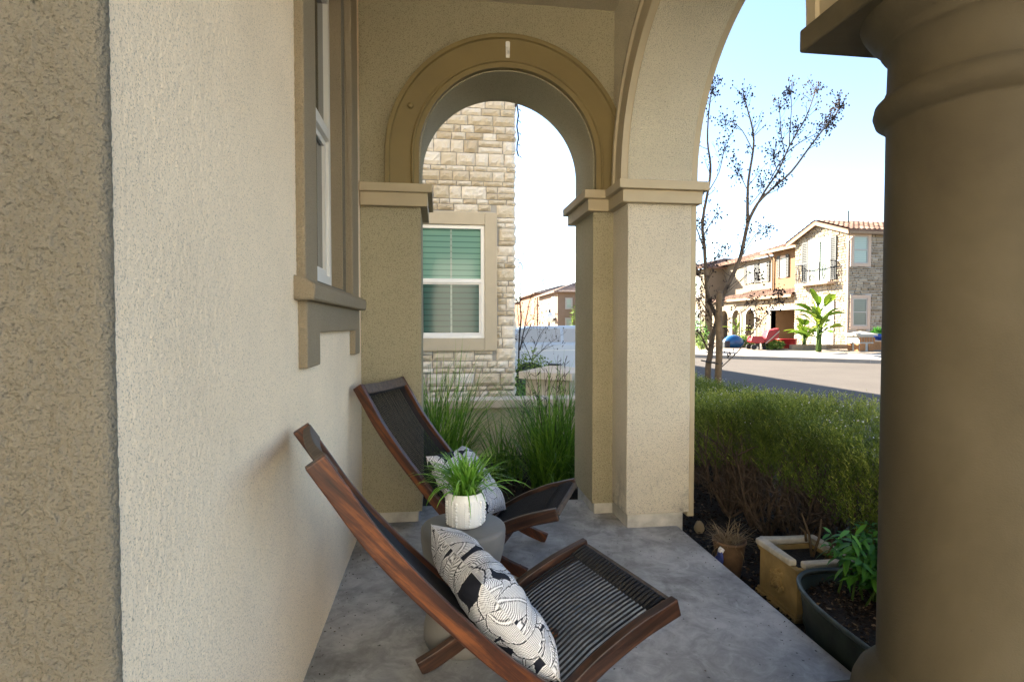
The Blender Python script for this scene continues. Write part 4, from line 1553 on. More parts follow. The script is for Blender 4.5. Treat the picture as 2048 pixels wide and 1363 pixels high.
tile_roof(mb, (-16.5, NY - .5, 5.75), (1.6, NY - .5, 5.75), (-12, NY + 5, 6.8), (-3, NY + 5, 6.8), .3, .5)
tile_roof(mb, (1.6, NY - .5, 5.75), (1.6, NY + 19, 5.75), (-3, NY + 5, 6.8), (-3, NY + 14, 6.8), .3, .5)
wpart(mb, 'roof', M['rooftile2'], nb)
# string lights down the house corner
sg = empty('string_lights', (1.09, NY - .03, 3.2)); tag(sg, 'dark string of small lights hanging down the corner of the stone house', 'string lights')
mb = MB()
pts = [(.012 * math.sin(k * 1.7), .01 * math.cos(k * 2.1), .30 + 1.6 - k * .08) for k in range(20)]
mb.tube(pts, .011, 6); mb.build('cable', M['black'], sg)
for k in range(20):
    p = pts[k]; s_ = 1 if k % 2 else -.2
    mb = MB(); mb.tube([p, (p[0] + .022 * s_ + .01, p[1], p[2] - .01), (p[0] + .035 * s_ + .01, p[1], p[2] - .035)], [.004, .007, .003], 5)
    mb.build('bulb', M['black'], sg)

# ================================================================== TREES
def photo_tree(name, label, trunks, Y, jit=.12, base_mat='bark', twigs=10, caps=True, seed=5, zbase=-.06, tw=.28, group=None, capn=1.0):
    """trunks: list of (polyline in picture coordinates, radius start, radius end, with seed heads)"""
    rs = random.Random(seed)
    root = empty(name, (*at_y(trunks[0][0][0][0], 700, Y)[:2], zbase))
    tag(root, label, 'tree', group)
    inv = Matrix.Translation(-Vector(root.location))
    tr = MB(); tg_ = MB(); cp = MB()
    for ti, (pl, r0, r1, heads) in enumerate(trunks):
        dy = 0 if ti == 0 else rs.uniform(-jit, jit) * 2.5
        pts = []
        for i, (u, v) in enumerate(pl):
            q = i / max(1, len(pl) - 1)
            pts.append(at_y(u, v, Y + dy * q + (rs.uniform(-jit, jit) * q * .4)))
        if ti == 0:
            pts[0].z = zbase
        sm = []
        for i in range(len(pts) - 1):
            p0 = pts[max(i - 1, 0)]; a = pts[i]; b = pts[i + 1]; p3 = pts[min(i + 2, len(pts) - 1)]
            for s in (0, .33, .66):
                sm.append(.5 * ((2 * a) + (-p0 + b) * s + (2 * p0 - 5 * a + 4 * b - p3) * s * s + (-p0 + 3 * a - 3 * b + p3) * s ** 3))
        sm.append(pts[-1])
        L = len(sm)
        rad = [r0 + (r1 - r0) * (i / (L - 1)) ** .8 for i in range(L)]
        tr.tube(sm, rad, 8 if r0 > .012 else 5)
        # side twigs
        length = sum((sm[i + 1] - sm[i]).length for i in range(L - 1))
        nt = int(length * twigs)
        for k in range(nt):
            q = rs.uniform(.12, 1) * (L - 1); i = min(int(q), L - 2)
            p = sm[i].lerp(sm[i + 1], q - i)
            dirv = (sm[i + 1] - sm[i]).normalized()
            side = Vector((rs.uniform(-1, 1), rs.uniform(-1, 1), rs.uniform(-.3, .6)))
            d = (dirv * .75 + side * .8).normalized()
            ln = tw * rs.uniform(.3, 1) * (1 - .35 * q / L)
            e1 = p + d * ln * .5
            e2 = e1 + (d + Vector((rs.uniform(-.35, .35), rs.uniform(-.35, .35), rs.uniform(0, .4)))).normalized() * ln * .5
            tr0 = min(.0045, rad[i] * .4)
            tg_.tube([p, e1, e2], [tr0, tr0 * .7, .0012], 4, cap=False)
            for m_ in range(3):
                s0 = p.lerp(e2, rs.uniform(.3, .95))
                e3 = s0 + (d + Vector((rs.uniform(-.9, .9), rs.uniform(-.9, .9), rs.uniform(-.2, .6)))).normalized() * ln * rs.uniform(.2, .45)
                tg_.tube([s0, e3], [.0018, .001], 3, cap=False)
                if heads and caps and rs.random() < .7 * capn * heads:
                    for h_ in range(rs.randint(1, 4)):
                        c_ = e3 + Vector((rs.gauss(0, .02), rs.gauss(0, .02), rs.gauss(0, .025)))
                        r_ = rs.uniform(.006, .011)
                        cp.blob(c_, (r_, r_, r_ * 1.1), .25, 5, 3)
        # terminal seed heads
        if heads:
            tip = sm[-1]
            for k in range(int(34 * heads * capn)):
                c_ = tip + Vector((rs.gauss(0, .05), rs.gauss(0, .05), rs.gauss(-.03, .07)))
                r_ = rs.uniform(.006, .012)
                cp.blob(c_, (r_, r_, r_ * 1.15), .25, 5, 3)
                tg_.tube([tip + Vector((0, 0, -.06)), c_], [.0015, .001], 3, cap=False)
    for mbb, nm, mt in ((tr, 'trunk', base_mat), (tg_, 'twigs', 'twig'), (cp, 'seed_capsules', 'capsule')):
        if mbb.v:
            o = mbb.build(nm, M[mt], None, smooth=(nm == 'trunk')); o.parent = root; o.matrix_parent_inverse = inv
            if nm == 'seed_capsules': o['kind'] = 'stuff'
    return root


photo_tree('bare_tree', 'tall bare multi-stemmed tree with dark seed clusters, tied beside the wooden stake', [
    ([(1413, 800), (1416, 740), (1420, 712), (1425, 672), (1434, 640), (1426, 618), (1414, 580), (1409, 495), (1405, 444), (1418, 370), (1421, 329), (1415, 282), (1418, 220), (1425, 172)], .040, .005, 1),
    ([(1432, 650), (1441, 610), (1452, 578), (1478, 522), (1488, 481), (1496, 444)], .028, .020, .3),
    ([(1496, 444), (1495, 410), (1497, 360), (1507, 295), (1505, 258), (1494, 215), (1487, 188)], .020, .005, 1),
    ([(1496, 444), (1515, 407), (1549, 373), (1583, 343), (1623, 289), (1650, 255), (1672, 228), (1680, 205)], .018, .005, 1.6),
    ([(1500, 436), (1529, 383), (1556, 343), (1579, 292), (1610, 238), (1625, 200), (1634, 172)], .015, .004, 1),
    ([(1579, 292), (1580, 255), (1583, 215), (1581, 178)], .007, .003, 1),
    ([(1570, 305), (1562, 268), (1560, 230), (1558, 205)], .006, .003, .8),
    ([(1540, 360), (1570, 310), (1600, 285), (1640, 262), (1655, 240)], .007, .003, 1.5),
    ([(1556, 345), (1548, 320), (1548, 300)], .006, .003, 1.4),
    ([(1505, 300), (1485, 262), (1465, 245), (1452, 240)], .006, .003, 1),
    ([(1495, 380), (1480, 350), (1474, 338)], .005, .003, 1),
    ([(1500, 410), (1520, 385), (1524, 362)], .005, .003, .9),
    ([(1409, 500), (1398, 470), (1388, 440)], .010, .004, .8),
    ([(1419, 380), (1438, 345), (1448, 300), (1450, 290)], .006, .003, .8),
    ([(1478, 522), (1510, 470), (1532, 455)], .005, .003, .8),
    ([(1448, 590), (1480, 562), (1500, 545), (1518, 548)], .006, .003, 1),
    ([(1436, 660), (1455, 640), (1490, 620), (1512, 598)], .008, .003, .9),
    ([(1436, 740), (1478, 700), (1520, 645), (1548, 612), (1558, 590)], .007, .003, 1.8),
    ([(1416, 700), (1402, 670), (1393, 660)], .014, .006, .7),
    ([(1424, 640), (1408, 610), (1396, 590)], .010, .004, .9),
    ([(1420, 600), (1404, 560), (1394, 540)], .008, .004, .9),
    ([(1414, 560), (1430, 520), (1440, 500)], .007, .003, .7),
    ([(1430, 650), (1412, 640), (1398, 625)], .007, .003, 1),
    ([(1407, 470), (1425, 440), (1436, 420)], .006, .003, .7),
], 5.95, twigs=13)
st = empty('tree_stake', (at_y(1437, 750, 5.82).x, 5.82, -.1)); tag(st, 'thick round weathered wooden stake beside the bare tree trunk', 'stake')
mb = MB()
pts = [(.004 * math.sin(k), .004 * math.cos(k * 1.3), .0 + 1.71 * k / 12) for k in range(13)]
mb.tube(pts, [.041, .04, .041, .039, .0385, .039, .038, .037, .0375, .0365, .036, .036, .035], 14); mb.build('pole', M['stake'], st, smooth=True)
mb = MB(); mb.lathe([(0, 1.735), (.02, 1.73), (.0345, 1.712)], .004, 0, 14); mb.build('pole_top', M['stake'], st, smooth=True)
mb = MB(); mb.tube([(.03, .03, .93), (-.05, .09, .93), (-.14, .13, .95), (-.16, .1, .95), (-.08, .03, .93), (-.03, -.03, .92), (.03, -.035, .92), (.045, 0, .93), (.03, .03, .93)], .006, 5)
mb.build('tie_strap', M['black'], st, smooth=True)

photo_tree('bare_shrub', 'bare twiggy shrub with small pale leaves beyond the stone house corner', [
    ([(1036, 770), (1038, 690), (1042, 640), (1040, 590), (1045, 540), (1042, 525)], .016, .004, .6),
    ([(1040, 700), (1052, 640), (1063, 590), (1085, 560)], .012, .003, .8),
    ([(1042, 690), (1066, 640), (1068, 620), (1078, 605)], .007, .003, .6),
    ([(1040, 680), (1036, 630), (1034, 600)], .007, .003, .8),
    ([(1063, 720), (1075, 680), (1092, 652)], .008, .003, .6),
    ([(1063, 720), (1050, 690), (1042, 672)], .007, .003, .4),
    ([(1063, 722), (1085, 700), (1108, 690)], .006, .003, .4),
    ([(1065, 718), (1095, 690), (1115, 675)], .006, .003, .4),
    ([(1048, 660), (1060, 640), (1080, 640)], .006, .003, 1),
], 8.9, twigs=11, tw=.35, seed=8, base_mat='twig', zbase=-.2, capn=.35)


def bush(name, loc, size, n, L, mat, label, cat='shrub', seed=1, group=None, stem=True):
    r = empty(name, loc); tag(r, label, cat, group)
    rg = np.random.default_rng(seed)
    d = rg.normal(size=(n, 3)); d /= np.linalg.norm(d, axis=1, keepdims=True)
    q = rg.uniform(.45, 1, (n, 1)) ** .5
    lump = 1 + .18 * np.sin(d[:, :1] * 6 + seed) * np.cos(d[:, 1:2] * 5)
    P = d * q * lump * np.array(size) + np.array([0, 0, size[2] * .9])
    P = P[P[:, 2] > 0]
    V, F, T = leaves(P, rg.normal(size=P.shape) + np.array([0, 0, .3]), L, (L[0] * .4, L[1] * .5), np.clip(rg.uniform(0, 1, len(P)), 0, 1))
    mesh_np('foliage', V, F, T, mat, r)
    if stem:
        mb = MB()
        for k in range(5):
            mb.tube([(0, 0, 0), (size[0] * .3 * math.cos(k * 1.3), size[1] * .3 * math.sin(k * 1.3), size[2])], [.012, .005], 5)
        mb.build('stems', M['twig'], r)
    return r


bush('green_bush', (1.38, 8.1, -.1), (.35, .3, .52), 1500, (.03, .06), M['shrub_leaf'], 'low green bush behind the garden pier', seed=2)
bush('dark_green_bush', (1.22, 7.35, -.1), (.14, .2, .34), 700, (.02, .045), M['tub_leaf'], 'small dark bush between the stone house corner and the garden pier', seed=3)

# ================================================================== CAR (through the arch)
car = empty('parked_car', (3.4, 12.6, -.2), 0)
tag(car, 'pale silver-blue car parked beyond the garden pier, only its upper side visible', 'car')


def car_body():
    L0, L1 = -2.35, 2.35
    side = [(L0, .30), (L0 - .02, .62), (L0 + .04, .98), (L0 + .25, 1.08), (1.35, 1.06), (2.15, .92), (2.33, .72), (2.36, .35), (1.95, .25), (-1.95, .25)]
    mb = MB(); mb.prism(side, 'y', -.88, .88)
    return mb


o = car_body().build('body', M['carpaint'], car, bevel=.06, seg=4)
mb = MB()
roof = [(-2.12, 1.07), (-1.72, 1.36), (-1.35, 1.43), (.2, 1.45), (.55, 1.40), (1.30, 1.055)]
vs = []
for (x, z) in roof:
    yw = .84 - (z - 1.06) * .35
    vs += [(x, -yw, z), (x, yw, z)]
n_ = len(roof)
mb.add(vs, [(2 * i, 2 * i + 2, 2 * i + 3, 2 * i + 1) for i in range(n_ - 1)] + [tuple(2 * i for i in range(n_))[::-1], tuple(2 * i + 1 for i in range(n_))])
mb.build('cabin', M['carpaint'], car, bevel=.03)
mb = MB()
for (a, b, c_, d_) in ((-1.88, -1.62, -.75, -.75), (-.68, -.68, .22, .22), (.29, .29, .52, 1.1)):
    z0, z1 = 1.09, 1.375
    y0 = -(.84 - (z0 - 1.06) * .35) - .012; y1 = -(.84 - (z1 - 1.06) * .35) - .012
    for s_ in (1, -1):
        mb = MB(); mb.face([(a, s_ * y0, z0), (d_, s_ * y0, z0), (c_, s_ * y1, z1), (b, s_ * y1, z1)])
        mb.build('window', M['car_glass'], car)
mb = MB(); mb.box(-2.2, 1.6, -.892, -.886, .90, .915); mb.build('body_crease', M['white_frame'], car)
for x in (-1.45, 1.45):
    for y in (-.80, .80):
        mb = MB(); mb.lathe([(0, -.10), (.33, -.10), (.33, .10), (0, .10)], seg=28)
        o = mb.build('wheel', M['tyre'], car); o.location = (x, y, .33); o.rotation_euler = (PI / 2, 0, 0)
        mb2 = MB(); mb2.lathe([(0, .115), (.20, .108), (.21, .09)], seg=20); mb2.lathe([(0, -.115), (.20, -.108), (.21, -.09)], seg=20)
        mb2.build('rim', M['tub_rim'], o)

# ================================================================== HOUSES BEYOND THE CAR
def small_window(parent, axis, t, sign, a0, a1, z0, z1, trim=.12, trimmat='far_trim', split=True, pane='pane', name='window'):
    """window as a part with frame, pane and trim"""
    w_ = wempty(name, parent)
    s = sign
    mb = MB(); frame_boxes(mb, axis, t, t + s * .05, a0 - trim, a1 + trim, z0 - trim, z1 + trim, trim); hsub(mb, 'trim', M[trimmat], w_)
    mb = MB(); frame_boxes(mb, axis, t, t + s * .035, a0 + .001, a1 - .001, z0 + .001, z1 - .001, .05)
    if split:
        zm = (z0 + z1) / 2
        if axis == 'y': mb.box(a0 + .051, a1 - .051, t, t + s * .034, zm - .025, zm + .025)
        else: mb.box(t, t + s * .034, a0 + .051, a1 - .051, zm - .025, zm + .025)
    hsub(mb, 'window_frame', M['far_white'], w_)
    mb = MB()
    if axis == 'y': mb.box(a0 + .04, a1 - .04, t, t + s * .012, z0 + .04, z1 - .04)
    else: mb.box(t, t + s * .012, a0 + .04, a1 - .04, z0 + .04, z1 - .04)
    hsub(mb, 'pane', M[pane], w_)
    return w_


fh = empty('tan_house', (13, 52, 0)); tag(fh, 'distant tan two-storey house with corner balcony, seen over the parked car', 'house')
mb = MB(); mb.box(10.95, 20, 50, 60, -.2, 4.35); wpart(mb, 'wall', M['tan'], fh)
mb = MB(); tile_roof(mb, (10.5, 49.5, 4.32), (20.5, 49.5, 4.32), (14, 54, 5.6), (20, 54, 5.6), .4, .5); tile_roof(mb, (10.5, 60, 4.32), (10.5, 49.5, 4.32), (14, 56, 5.6), (14, 54, 5.6), .4, .5); wpart(mb, 'roof', M['rooftile2'], fh)
small_window(fh, 'y', 50, -1, 11.75, 12.25, 2.85, 3.7, .1, 'far_white')
small_window(fh, 'y', 50, -1, 11.75, 12.25, .95, 1.85, .1, 'far_white')
small_window(fh, 'x', 10.95, -1, 51, 52.6, 2.0, 3.9, .1, 'far_white')
small_window(fh, 'x', 10.95, -1, 51, 52.6, -.1, 1.6, .1, 'far_white')
mb = MB()
for k in range(9): mb.box(10.40, 10.43, 50.6 + k * .3, 50.63 + k * .3, 1.95, 2.7)
mb.box(10.38, 10.45, 50.5, 53.1, 2.7, 2.75); mb.box(10.38, 10.95, 50.5, 53.1, 1.82, 1.95); wpart(mb, 'balcony', M['iron'], fh)
f2 = empty('orange_house', (11, 62, 0)); tag(f2, 'distant orange stucco house left of the tan one, seen over the parked car', 'house')
mb = MB(); mb.box(11.0, 22, 61, 74, -.2, 4.9); wpart(mb, 'wall', M['salmon'], f2)
mb = MB(); tile_roof(mb, (10.6, 60.6, 4.85), (22, 60.6, 4.85), (15, 66, 6.1), (20, 66, 6.1), .4, .6); tile_roof(mb, (10.6, 74, 4.85), (10.6, 60.6, 4.85), (15, 70, 6.1), (15, 66, 6.1), .4, .6); wpart(mb, 'roof', M['rooftile2'], f2)
small_window(f2, 'y', 61, -1, 11.5, 12.3, 2.7, 4.1, .15, 'far_white')
small_window(f2, 'x', 11, -1, 63, 64.5, 2.7, 4.1, .15, 'far_white')
small_window(f2, 'x', 11, -1, 63, 64.5, .3, 1.7, .15, 'far_white')
f3 = empty('salmon_house', (12, 84, 0)); tag(f3, 'farthest salmon house with brown roof, partly behind the bare shrub', 'house')
mb = MB(); mb.box(12.2, 24, 80, 92, -.2, 4.9); wpart(mb, 'wall', M['salmon'], f3)
mb = MB(); tile_roof(mb, (11.8, 79.6, 4.9), (24, 79.6, 4.9), (16, 86, 6.3), (22, 86, 6.3), .5, .8); tile_roof(mb, (11.8, 92, 4.9), (11.8, 79.6, 4.9), (16, 88, 6.3), (16, 86, 6.3), .5, .8); wpart(mb, 'roof', M['rooftile2'], f3)
small_window(f3, 'y', 80, -1, 12.8, 13.9, 2.6, 4.0, .15, 'far_white')
bush('round_tree', (12.65, 48.5, -.2), (.9, .9, 1.9), 1500, (.1, .2), M['shrub_leaf'], 'pale green rounded tree in front of the distant tan house', 'tree', seed=12)
sl_ = empty('street_lamp', (*at_y(1098, 650, 32)[:2], -.2)); tag(sl_, 'white globe street lamp in front of the distant houses', 'street lamp')
zt = at_y(1098, 634, 32).z + .2
mb = MB(); mb.tube([(0, 0, 0), (0, 0, zt - .3)], [.08, .05], 8); mb.build('post', M['tub'], sl_)
mb = MB(); mb.blob((0, 0, zt), (.28, .28, .30), 0, 14, 10); mb.build('globe', M['white_frame'], sl_, smooth=True)
mb = MB(); mb.lathe([(0, zt + .5), (.05, zt + .42), (.1, zt + .28)], seg=10); mb.build('finial', M['tub'], sl_, smooth=True)

# ================================================================== HOUSES ACROSS THE STREET
GX = 19.2; GY0, GY1 = 23.7, 27.6
sh = empty('stone_gabled_house', (GX + 3, 25.6, .2))
tag(sh, 'two-storey ledgestone house with gable, iron balcony and clay tile roof, across the street', 'house')
GP = (GY0 + GY1) / 2


def gline(y): return 5.78 + .62 * (1 - abs(y - GP) / (GP - GY0))


mb = MB(); mb.box(GX, GX + 9, GY0, GY1, 0, 5.78); mb.prism([(GY0, 5.78), (GY1, 5.78), (GP, 6.40)], 'x', GX, GX + 9)
wpart(mb, 'wall', M['mortar'], sh)
mb = MB()
ashlar(mb, 'x', GX, -1, GY0 - .04, GY1 + .02, .1, 6.35, rows=(.10, .13, .17), wr=(.18, .5), gap=.02, depth=.05, rough=False, gable=gline,
       holes=[(24.84, 26.52, 3.36, 5.72), (24.52, 26.0, .1, 2.8)])
ashlar(mb, 'y', GY0, -1, GX - .04, GX + 3.4, .1, 5.75, rows=(.10, .13, .17), wr=(.18, .5), gap=.02, depth=.045, rough=False,
       holes=[(19.20, 20.36, 4.02, 5.62), (19.22, 20.38, 1.07, 2.68)])
wpart(mb, 'stone_veneer', M['far_stone'], sh)
mb = MB()
ov = .35
tile_roof(mb, (GX + 9, GY0 - ov, 5.70), (GX - .35, GY0 - ov, 5.70), (GX + 9, GP, 6.50), (GX - .35, GP, 6.50), .26, .34, .07)
tile_roof(mb, (GX - .35, GY1 + ov, 5.70), (GX + 9, GY1 + ov, 5.70), (GX - .35, GP, 6.50), (GX + 9, GP, 6.50), .26, .34, .07)
rf = wpart(mb, 'roof', M['rooftile'], sh)
mb = MB()
for s_ in (-1, 1):
    y1 = GY0 - ov if s_ < 0 else GY1 + ov
    mb.add([(GX - .34, GP, 6.43), (GX - .34, y1, 5.63), (GX - .34, y1, 5.50), (GX - .34, GP, 6.30), (GX - .28, GP, 6.43), (GX - .28, y1, 5.63), (GX - .28, y1, 5.50), (GX - .28, GP, 6.30)],
           [(0, 1, 2, 3), (4, 5, 6, 7), (0, 1, 5, 4), (1, 2, 6, 5), (2, 3, 7, 6)])
mb.box(GX - .3, GX + 9, GY0 - ov, GY0 - ov + .05, 5.52, 5.64)
wpart(mb, 'bargeboard', M['eave'], sh)
mb = MB(); mb.tube([(GX + .9, GY0 + 1.2, 6.0), (GX + .9, GY0 + 1.2, 6.9)], .03, 8); wpart(mb, 'vent_pipe', M['tub'], sh)
small_window(sh, 'y', GY0 - .05, -1, 19.36, 20.12, 4.17, 5.45, .15)
small_window(sh, 'y', GY0 - .05, -1, 19.38, 20.13, 1.22, 2.53, .15, pane='pane_dark')
small_window(sh, 'x', GX - .03, -1, 24.98, 26.38, 3.45, 5.52, .13, 'far_white', split=False)
mb = MB(); mb.box(GX - .065, GX - .075 - .02, 25.63, 25.73, 3.5, 5.5); wpart(mb, 'door_mullion', M['far_white'], sh)
for a0, a1 in ((26.53, 26.98), (24.45, 24.84)):
    mb = MB(); frame_boxes(mb, 'x', GX - .10, GX - .055, a0, a1, 3.5, 5.6, .07)
    for k in range(22): mb.box(GX - .09, GX - .06, a0 + .07, a1 - .07, 3.6 + k * .09, 3.6 + k * .09 + .06)
    wpart(mb, 'shutter', M['shutter'], sh)
small_window(sh, 'x', GX - .03, -1, 24.72, 25.78, .3, 2.62, .15, 'far_white', pane='pane')
mb = MB(); mb.box(GX - .085, GX - .06, 24.80, 25.70, .32, 1.5); wpart(mb, 'entry_door', M['far_white'], sh)
# balcony
bal = wempty('balcony', sh)
mb = MB(); mb.box(GX - .50, GX - .02, 24.5, 26.95, 3.30, 3.40); hsub(mb, 'slab', M['far_trim'], bal)
mb = MB()
mb.box(GX - .50, GX - .46, 24.5, 26.95, 4.38, 4.43); mb.box(GX - .50, GX - .46, 24.5, 26.95, 3.45, 3.48)
for k in range(21):
    y = 24.52 + k * 2.41 / 20
    pts = [(GX - .48, y, 3.41), (GX - .48, y, 3.5)]
    if k % 3 == 1: pts += [(GX - .55, y, 3.7), (GX - .57, y, 3.85), (GX - .48, y, 4.1)]
    pts += [(GX - .48, y, 4.4)]
    mb.tube(pts, .012, 4)
for y in (24.51, 26.94):
    mb.box(GX - .48, GX - .03, y - .015, y + .015, 4.38, 4.42)
    for k in range(4): mb.box(GX - .42 + k * .1, GX - .405 + k * .1, y - .01, y + .01, 3.41, 4.39)
hsub(mb, 'railing', M['iron'], bal)
mb = MB()
for y in (24.72, 26.7):
    for k in range(7):
        mb.tube([(GX - .5, y + .12 * math.cos(k * .9 + j * .5), 3.9 + .35 * math.sin(k * .9 + j * .5)) for j in range(3)], .018, 4)
hsub(mb, 'scrollwork', M['iron'], bal)
mb = MB(); mb.tube([(GX - .12, GY0 - .1, .2), (GX - .12, GY0 - .1, 5.2), (GX + .05, GY0 - .25, 5.45)], .045, 8); wpart(mb, 'downspout', M['far_trim'], sh)

# middle house: orange upper floor over the garage, cream wing with arches
oh = empty('orange_garage_house', (21, 31, .2))
tag(oh, 'orange stucco house with open garage and shuttered window, beside the stone gabled house', 'house')
OX = 20.2; LX = 19.35
mb = MB(); mb.box(OX, OX + 8, GY1 + .001, 31.2, 2.9, 5.68); wpart(mb, 'upper_wall', M['orange'], oh)
mb = MB()
mb.box(LX, OX + 6, 30.0, 31.4, 0, 2.96); mb.box(LX, LX + .3, GY1 + .002, 30.0, 2.15, 2.96); mb.box(LX + 1.6, OX + 6, GY1 + .002, 30.0, 0, 2.96)
wpart(mb, 'garage_wall', M['orange'], oh)
mb = MB()
ashlar(mb, 'x', LX, -1, GY1 + .03, 31.38, 2.34, 2.92, rows=(.10, .13), wr=(.18, .45), gap=.02, depth=.04, rough=False)
wpart(mb, 'stone_veneer', M['far_stone'], oh)
mb = MB()
ashlar(mb, 'x', LX, -1, 30.35, 31.3, .1, 2.3, rows=(.10, .13), wr=(.15, .35), gap=.02, depth=.04, rough=False)
wpart(mb, 'stone_veneer', M['far_stone'], oh)
mb = MB(); mb.box(LX - .07, LX + .28, GY1 + .01, 30.25, 2.13, 2.335); mb.box(LX - .06, LX + .29, 30.0, 30.3, .1, 2.13); wpart(mb, 'garage_trim', M['far_white'], oh)
gd = wempty('garage_door', oh)
mb = MB(); mb.box(LX + 1.50, LX + 1.55, GY1 + .1, 29.95, .1, 2.12)
for k in range(4): mb.box(LX + 1.48, LX + 1.501, GY1 + .1, 29.95, .12 + k * .5, .56 + k * .5)
hsub(mb, 'door_panel', M['garage'], gd)
mb = MB()
for k in range(3): mb.box(LX + 1.46, LX + 1.479, 27.9 + k * .7, 28.45 + k * .7, 1.72, 1.98)
hsub(mb, 'door_lights', M['pane'], gd)
mb = MB(); tile_roof(mb, (LX - .35, GY1, 2.93), (LX - .35, 34.3, 2.93), (OX + .6, GY1, 3.5), (OX + .6, 34.3, 3.5), .26, .34, .07); wpart(mb, 'lower_roof', M['rooftile'], oh)
mb = MB(); mb.box(LX - .42, LX - .36, GY1 + .01, 34.3, 2.80, 2.93); wpart(mb, 'gutter', M['eave'], oh)
mb = MB(); tile_roof(mb, (OX - .55, GY1 + .4, 5.72), (OX - .55, 31.6, 5.72), (OX + 3.5, GY1 + .4, 7.0), (OX + 3.5, 31.6, 7.0), .26, .40, .07); wpart(mb, 'roof', M['rooftile'], oh)
mb = MB(); mb.box(OX - .6, OX - .54, GY1 + .4, 31.6, 5.58, 5.71); mb.tube([(OX - .5, 31.1, 5.6), (OX - .1, 31.1, 5.2), (OX - .08, 31.1, 3.4)], .05, 6); wpart(mb, 'gutter', M['eave'], oh)
small_window(oh, 'x', OX, -1, 29.88, 30.40, 4.15, 5.25, .1, 'far_trim')
for a0 in (29.60, 30.45, 28.55):
    mb = MB(); frame_boxes(mb, 'x', OX - .09, OX - .05, a0, a0 + .26, 4.08, 5.38, .05)
    for k in range(13): mb.box(OX - .085, OX - .055, a0 + .05, a0 + .21, 4.15 + k * .09, 4.15 + k * .09 + .06)
    wpart(mb, 'shutter', M['shutter'], oh)

ch = empty('cream_house', (22, 35, .2))
tag(ch, 'cream stucco house with arched entry and grey-shuttered upper windows, behind the bare tree', 'house')
CX_ = 20.8
mb = MB(); mb.box(CX_, CX_ + 8, 31.201, 39, 2.9, 5.6); wpart(mb, 'upper_wall', M['cream'], ch)
mb = MB()
arch_wall(mb, 'x', LX, LX + .3, 31.401, 37, [(32.15, .50, 1.75, None), (33.75, .50, 1.75, None), (35.4, .50, 1.75, None)], .1, 2.96, seg=16)
mb.box(LX + 1.4, LX + 1.5, 31.401, 37, .1, 2.96)
wpart(mb, 'entry_arcade', M['cream'], ch)
mb = MB()
for c_ in (32.15, 33.75): arch_trim(mb, 'x', LX, -1, c_, 1.75, .3, [(.62, -.01), (.62, .05), (.505, .05), (.505, -.01)], seg=16)
wpart(mb, 'arch_trim', M['far_white'], ch)
mb = MB(); tile_roof(mb, (CX_ - .5, 31.4, 5.62), (CX_ - .5, 39.4, 5.62), (CX_ + 3.5, 31.4, 6.9), (CX_ + 3.5, 36.5, 6.9), .26, .40, .07); tile_roof(mb, (LX - .3, 34.31, 2.9), (LX - .3, 37, 2.9), (CX_, 34.31, 3.35), (CX_, 37, 3.35), .26, .34, .07); wpart(mb, 'roof', M['rooftile'], ch)
for a0, a1 in ((34.25, 34.9), (32.85, 33.4)):
    small_window(ch, 'x', CX_, -1, a0, a1, 4.15, 5.18, .08, 'far_white')
    for b0 in (a0 - .42, a1 + .1):
        mb = MB(); frame_boxes(mb, 'x', CX_ - .08, CX_ - .045, b0, b0 + .3, 4.05, 5.28, .05)
        for k in range(12): mb.box(CX_ - .075, CX_ - .05, b0 + .05, b0 + .25, 4.12 + k * .09, 4.12 + k * .09 + .06)
        wpart(mb, 'shutter', M['shutter'], ch)

lh = empty('pale_corner_house', (24, 44, .2)); tag(lh, 'pale cream house at the left end of the row, behind the bare tree', 'house')
mb = MB(); mb.box(19.3, 30, 38, 50, 0, 5.4); wpart(mb, 'wall', M['cream'], lh)
mb = MB(); tile_roof(mb, (18.8, 37.6, 5.4), (30, 37.6, 5.4), (23, 42, 6.6), (28, 42, 6.6), .3, .45, .07); tile_roof(mb, (18.8, 50.4, 5.4), (18.8, 37.6, 5.4), (23, 46, 6.6), (23, 42, 6.6), .3, .45, .07); wpart(mb, 'roof', M['rooftile'], lh)
small_window(lh, 'x', 19.3, -1, 38.8, 39.8, 3.4, 4.8, .12, 'far_white'); small_window(lh, 'x', 19.3, -1, 42.2, 43.2, 3.4, 4.8, .12, 'far_white')
small_window(lh, 'x', 19.3, -1, 38.8, 39.8, .9, 2.3, .12, 'far_white')

# ------------------------------------------------------------------ front-yard things across the street
def yard(u, Y, z=.14): 
    p = at_y(u, 690, Y); return (p.x, Y, z)


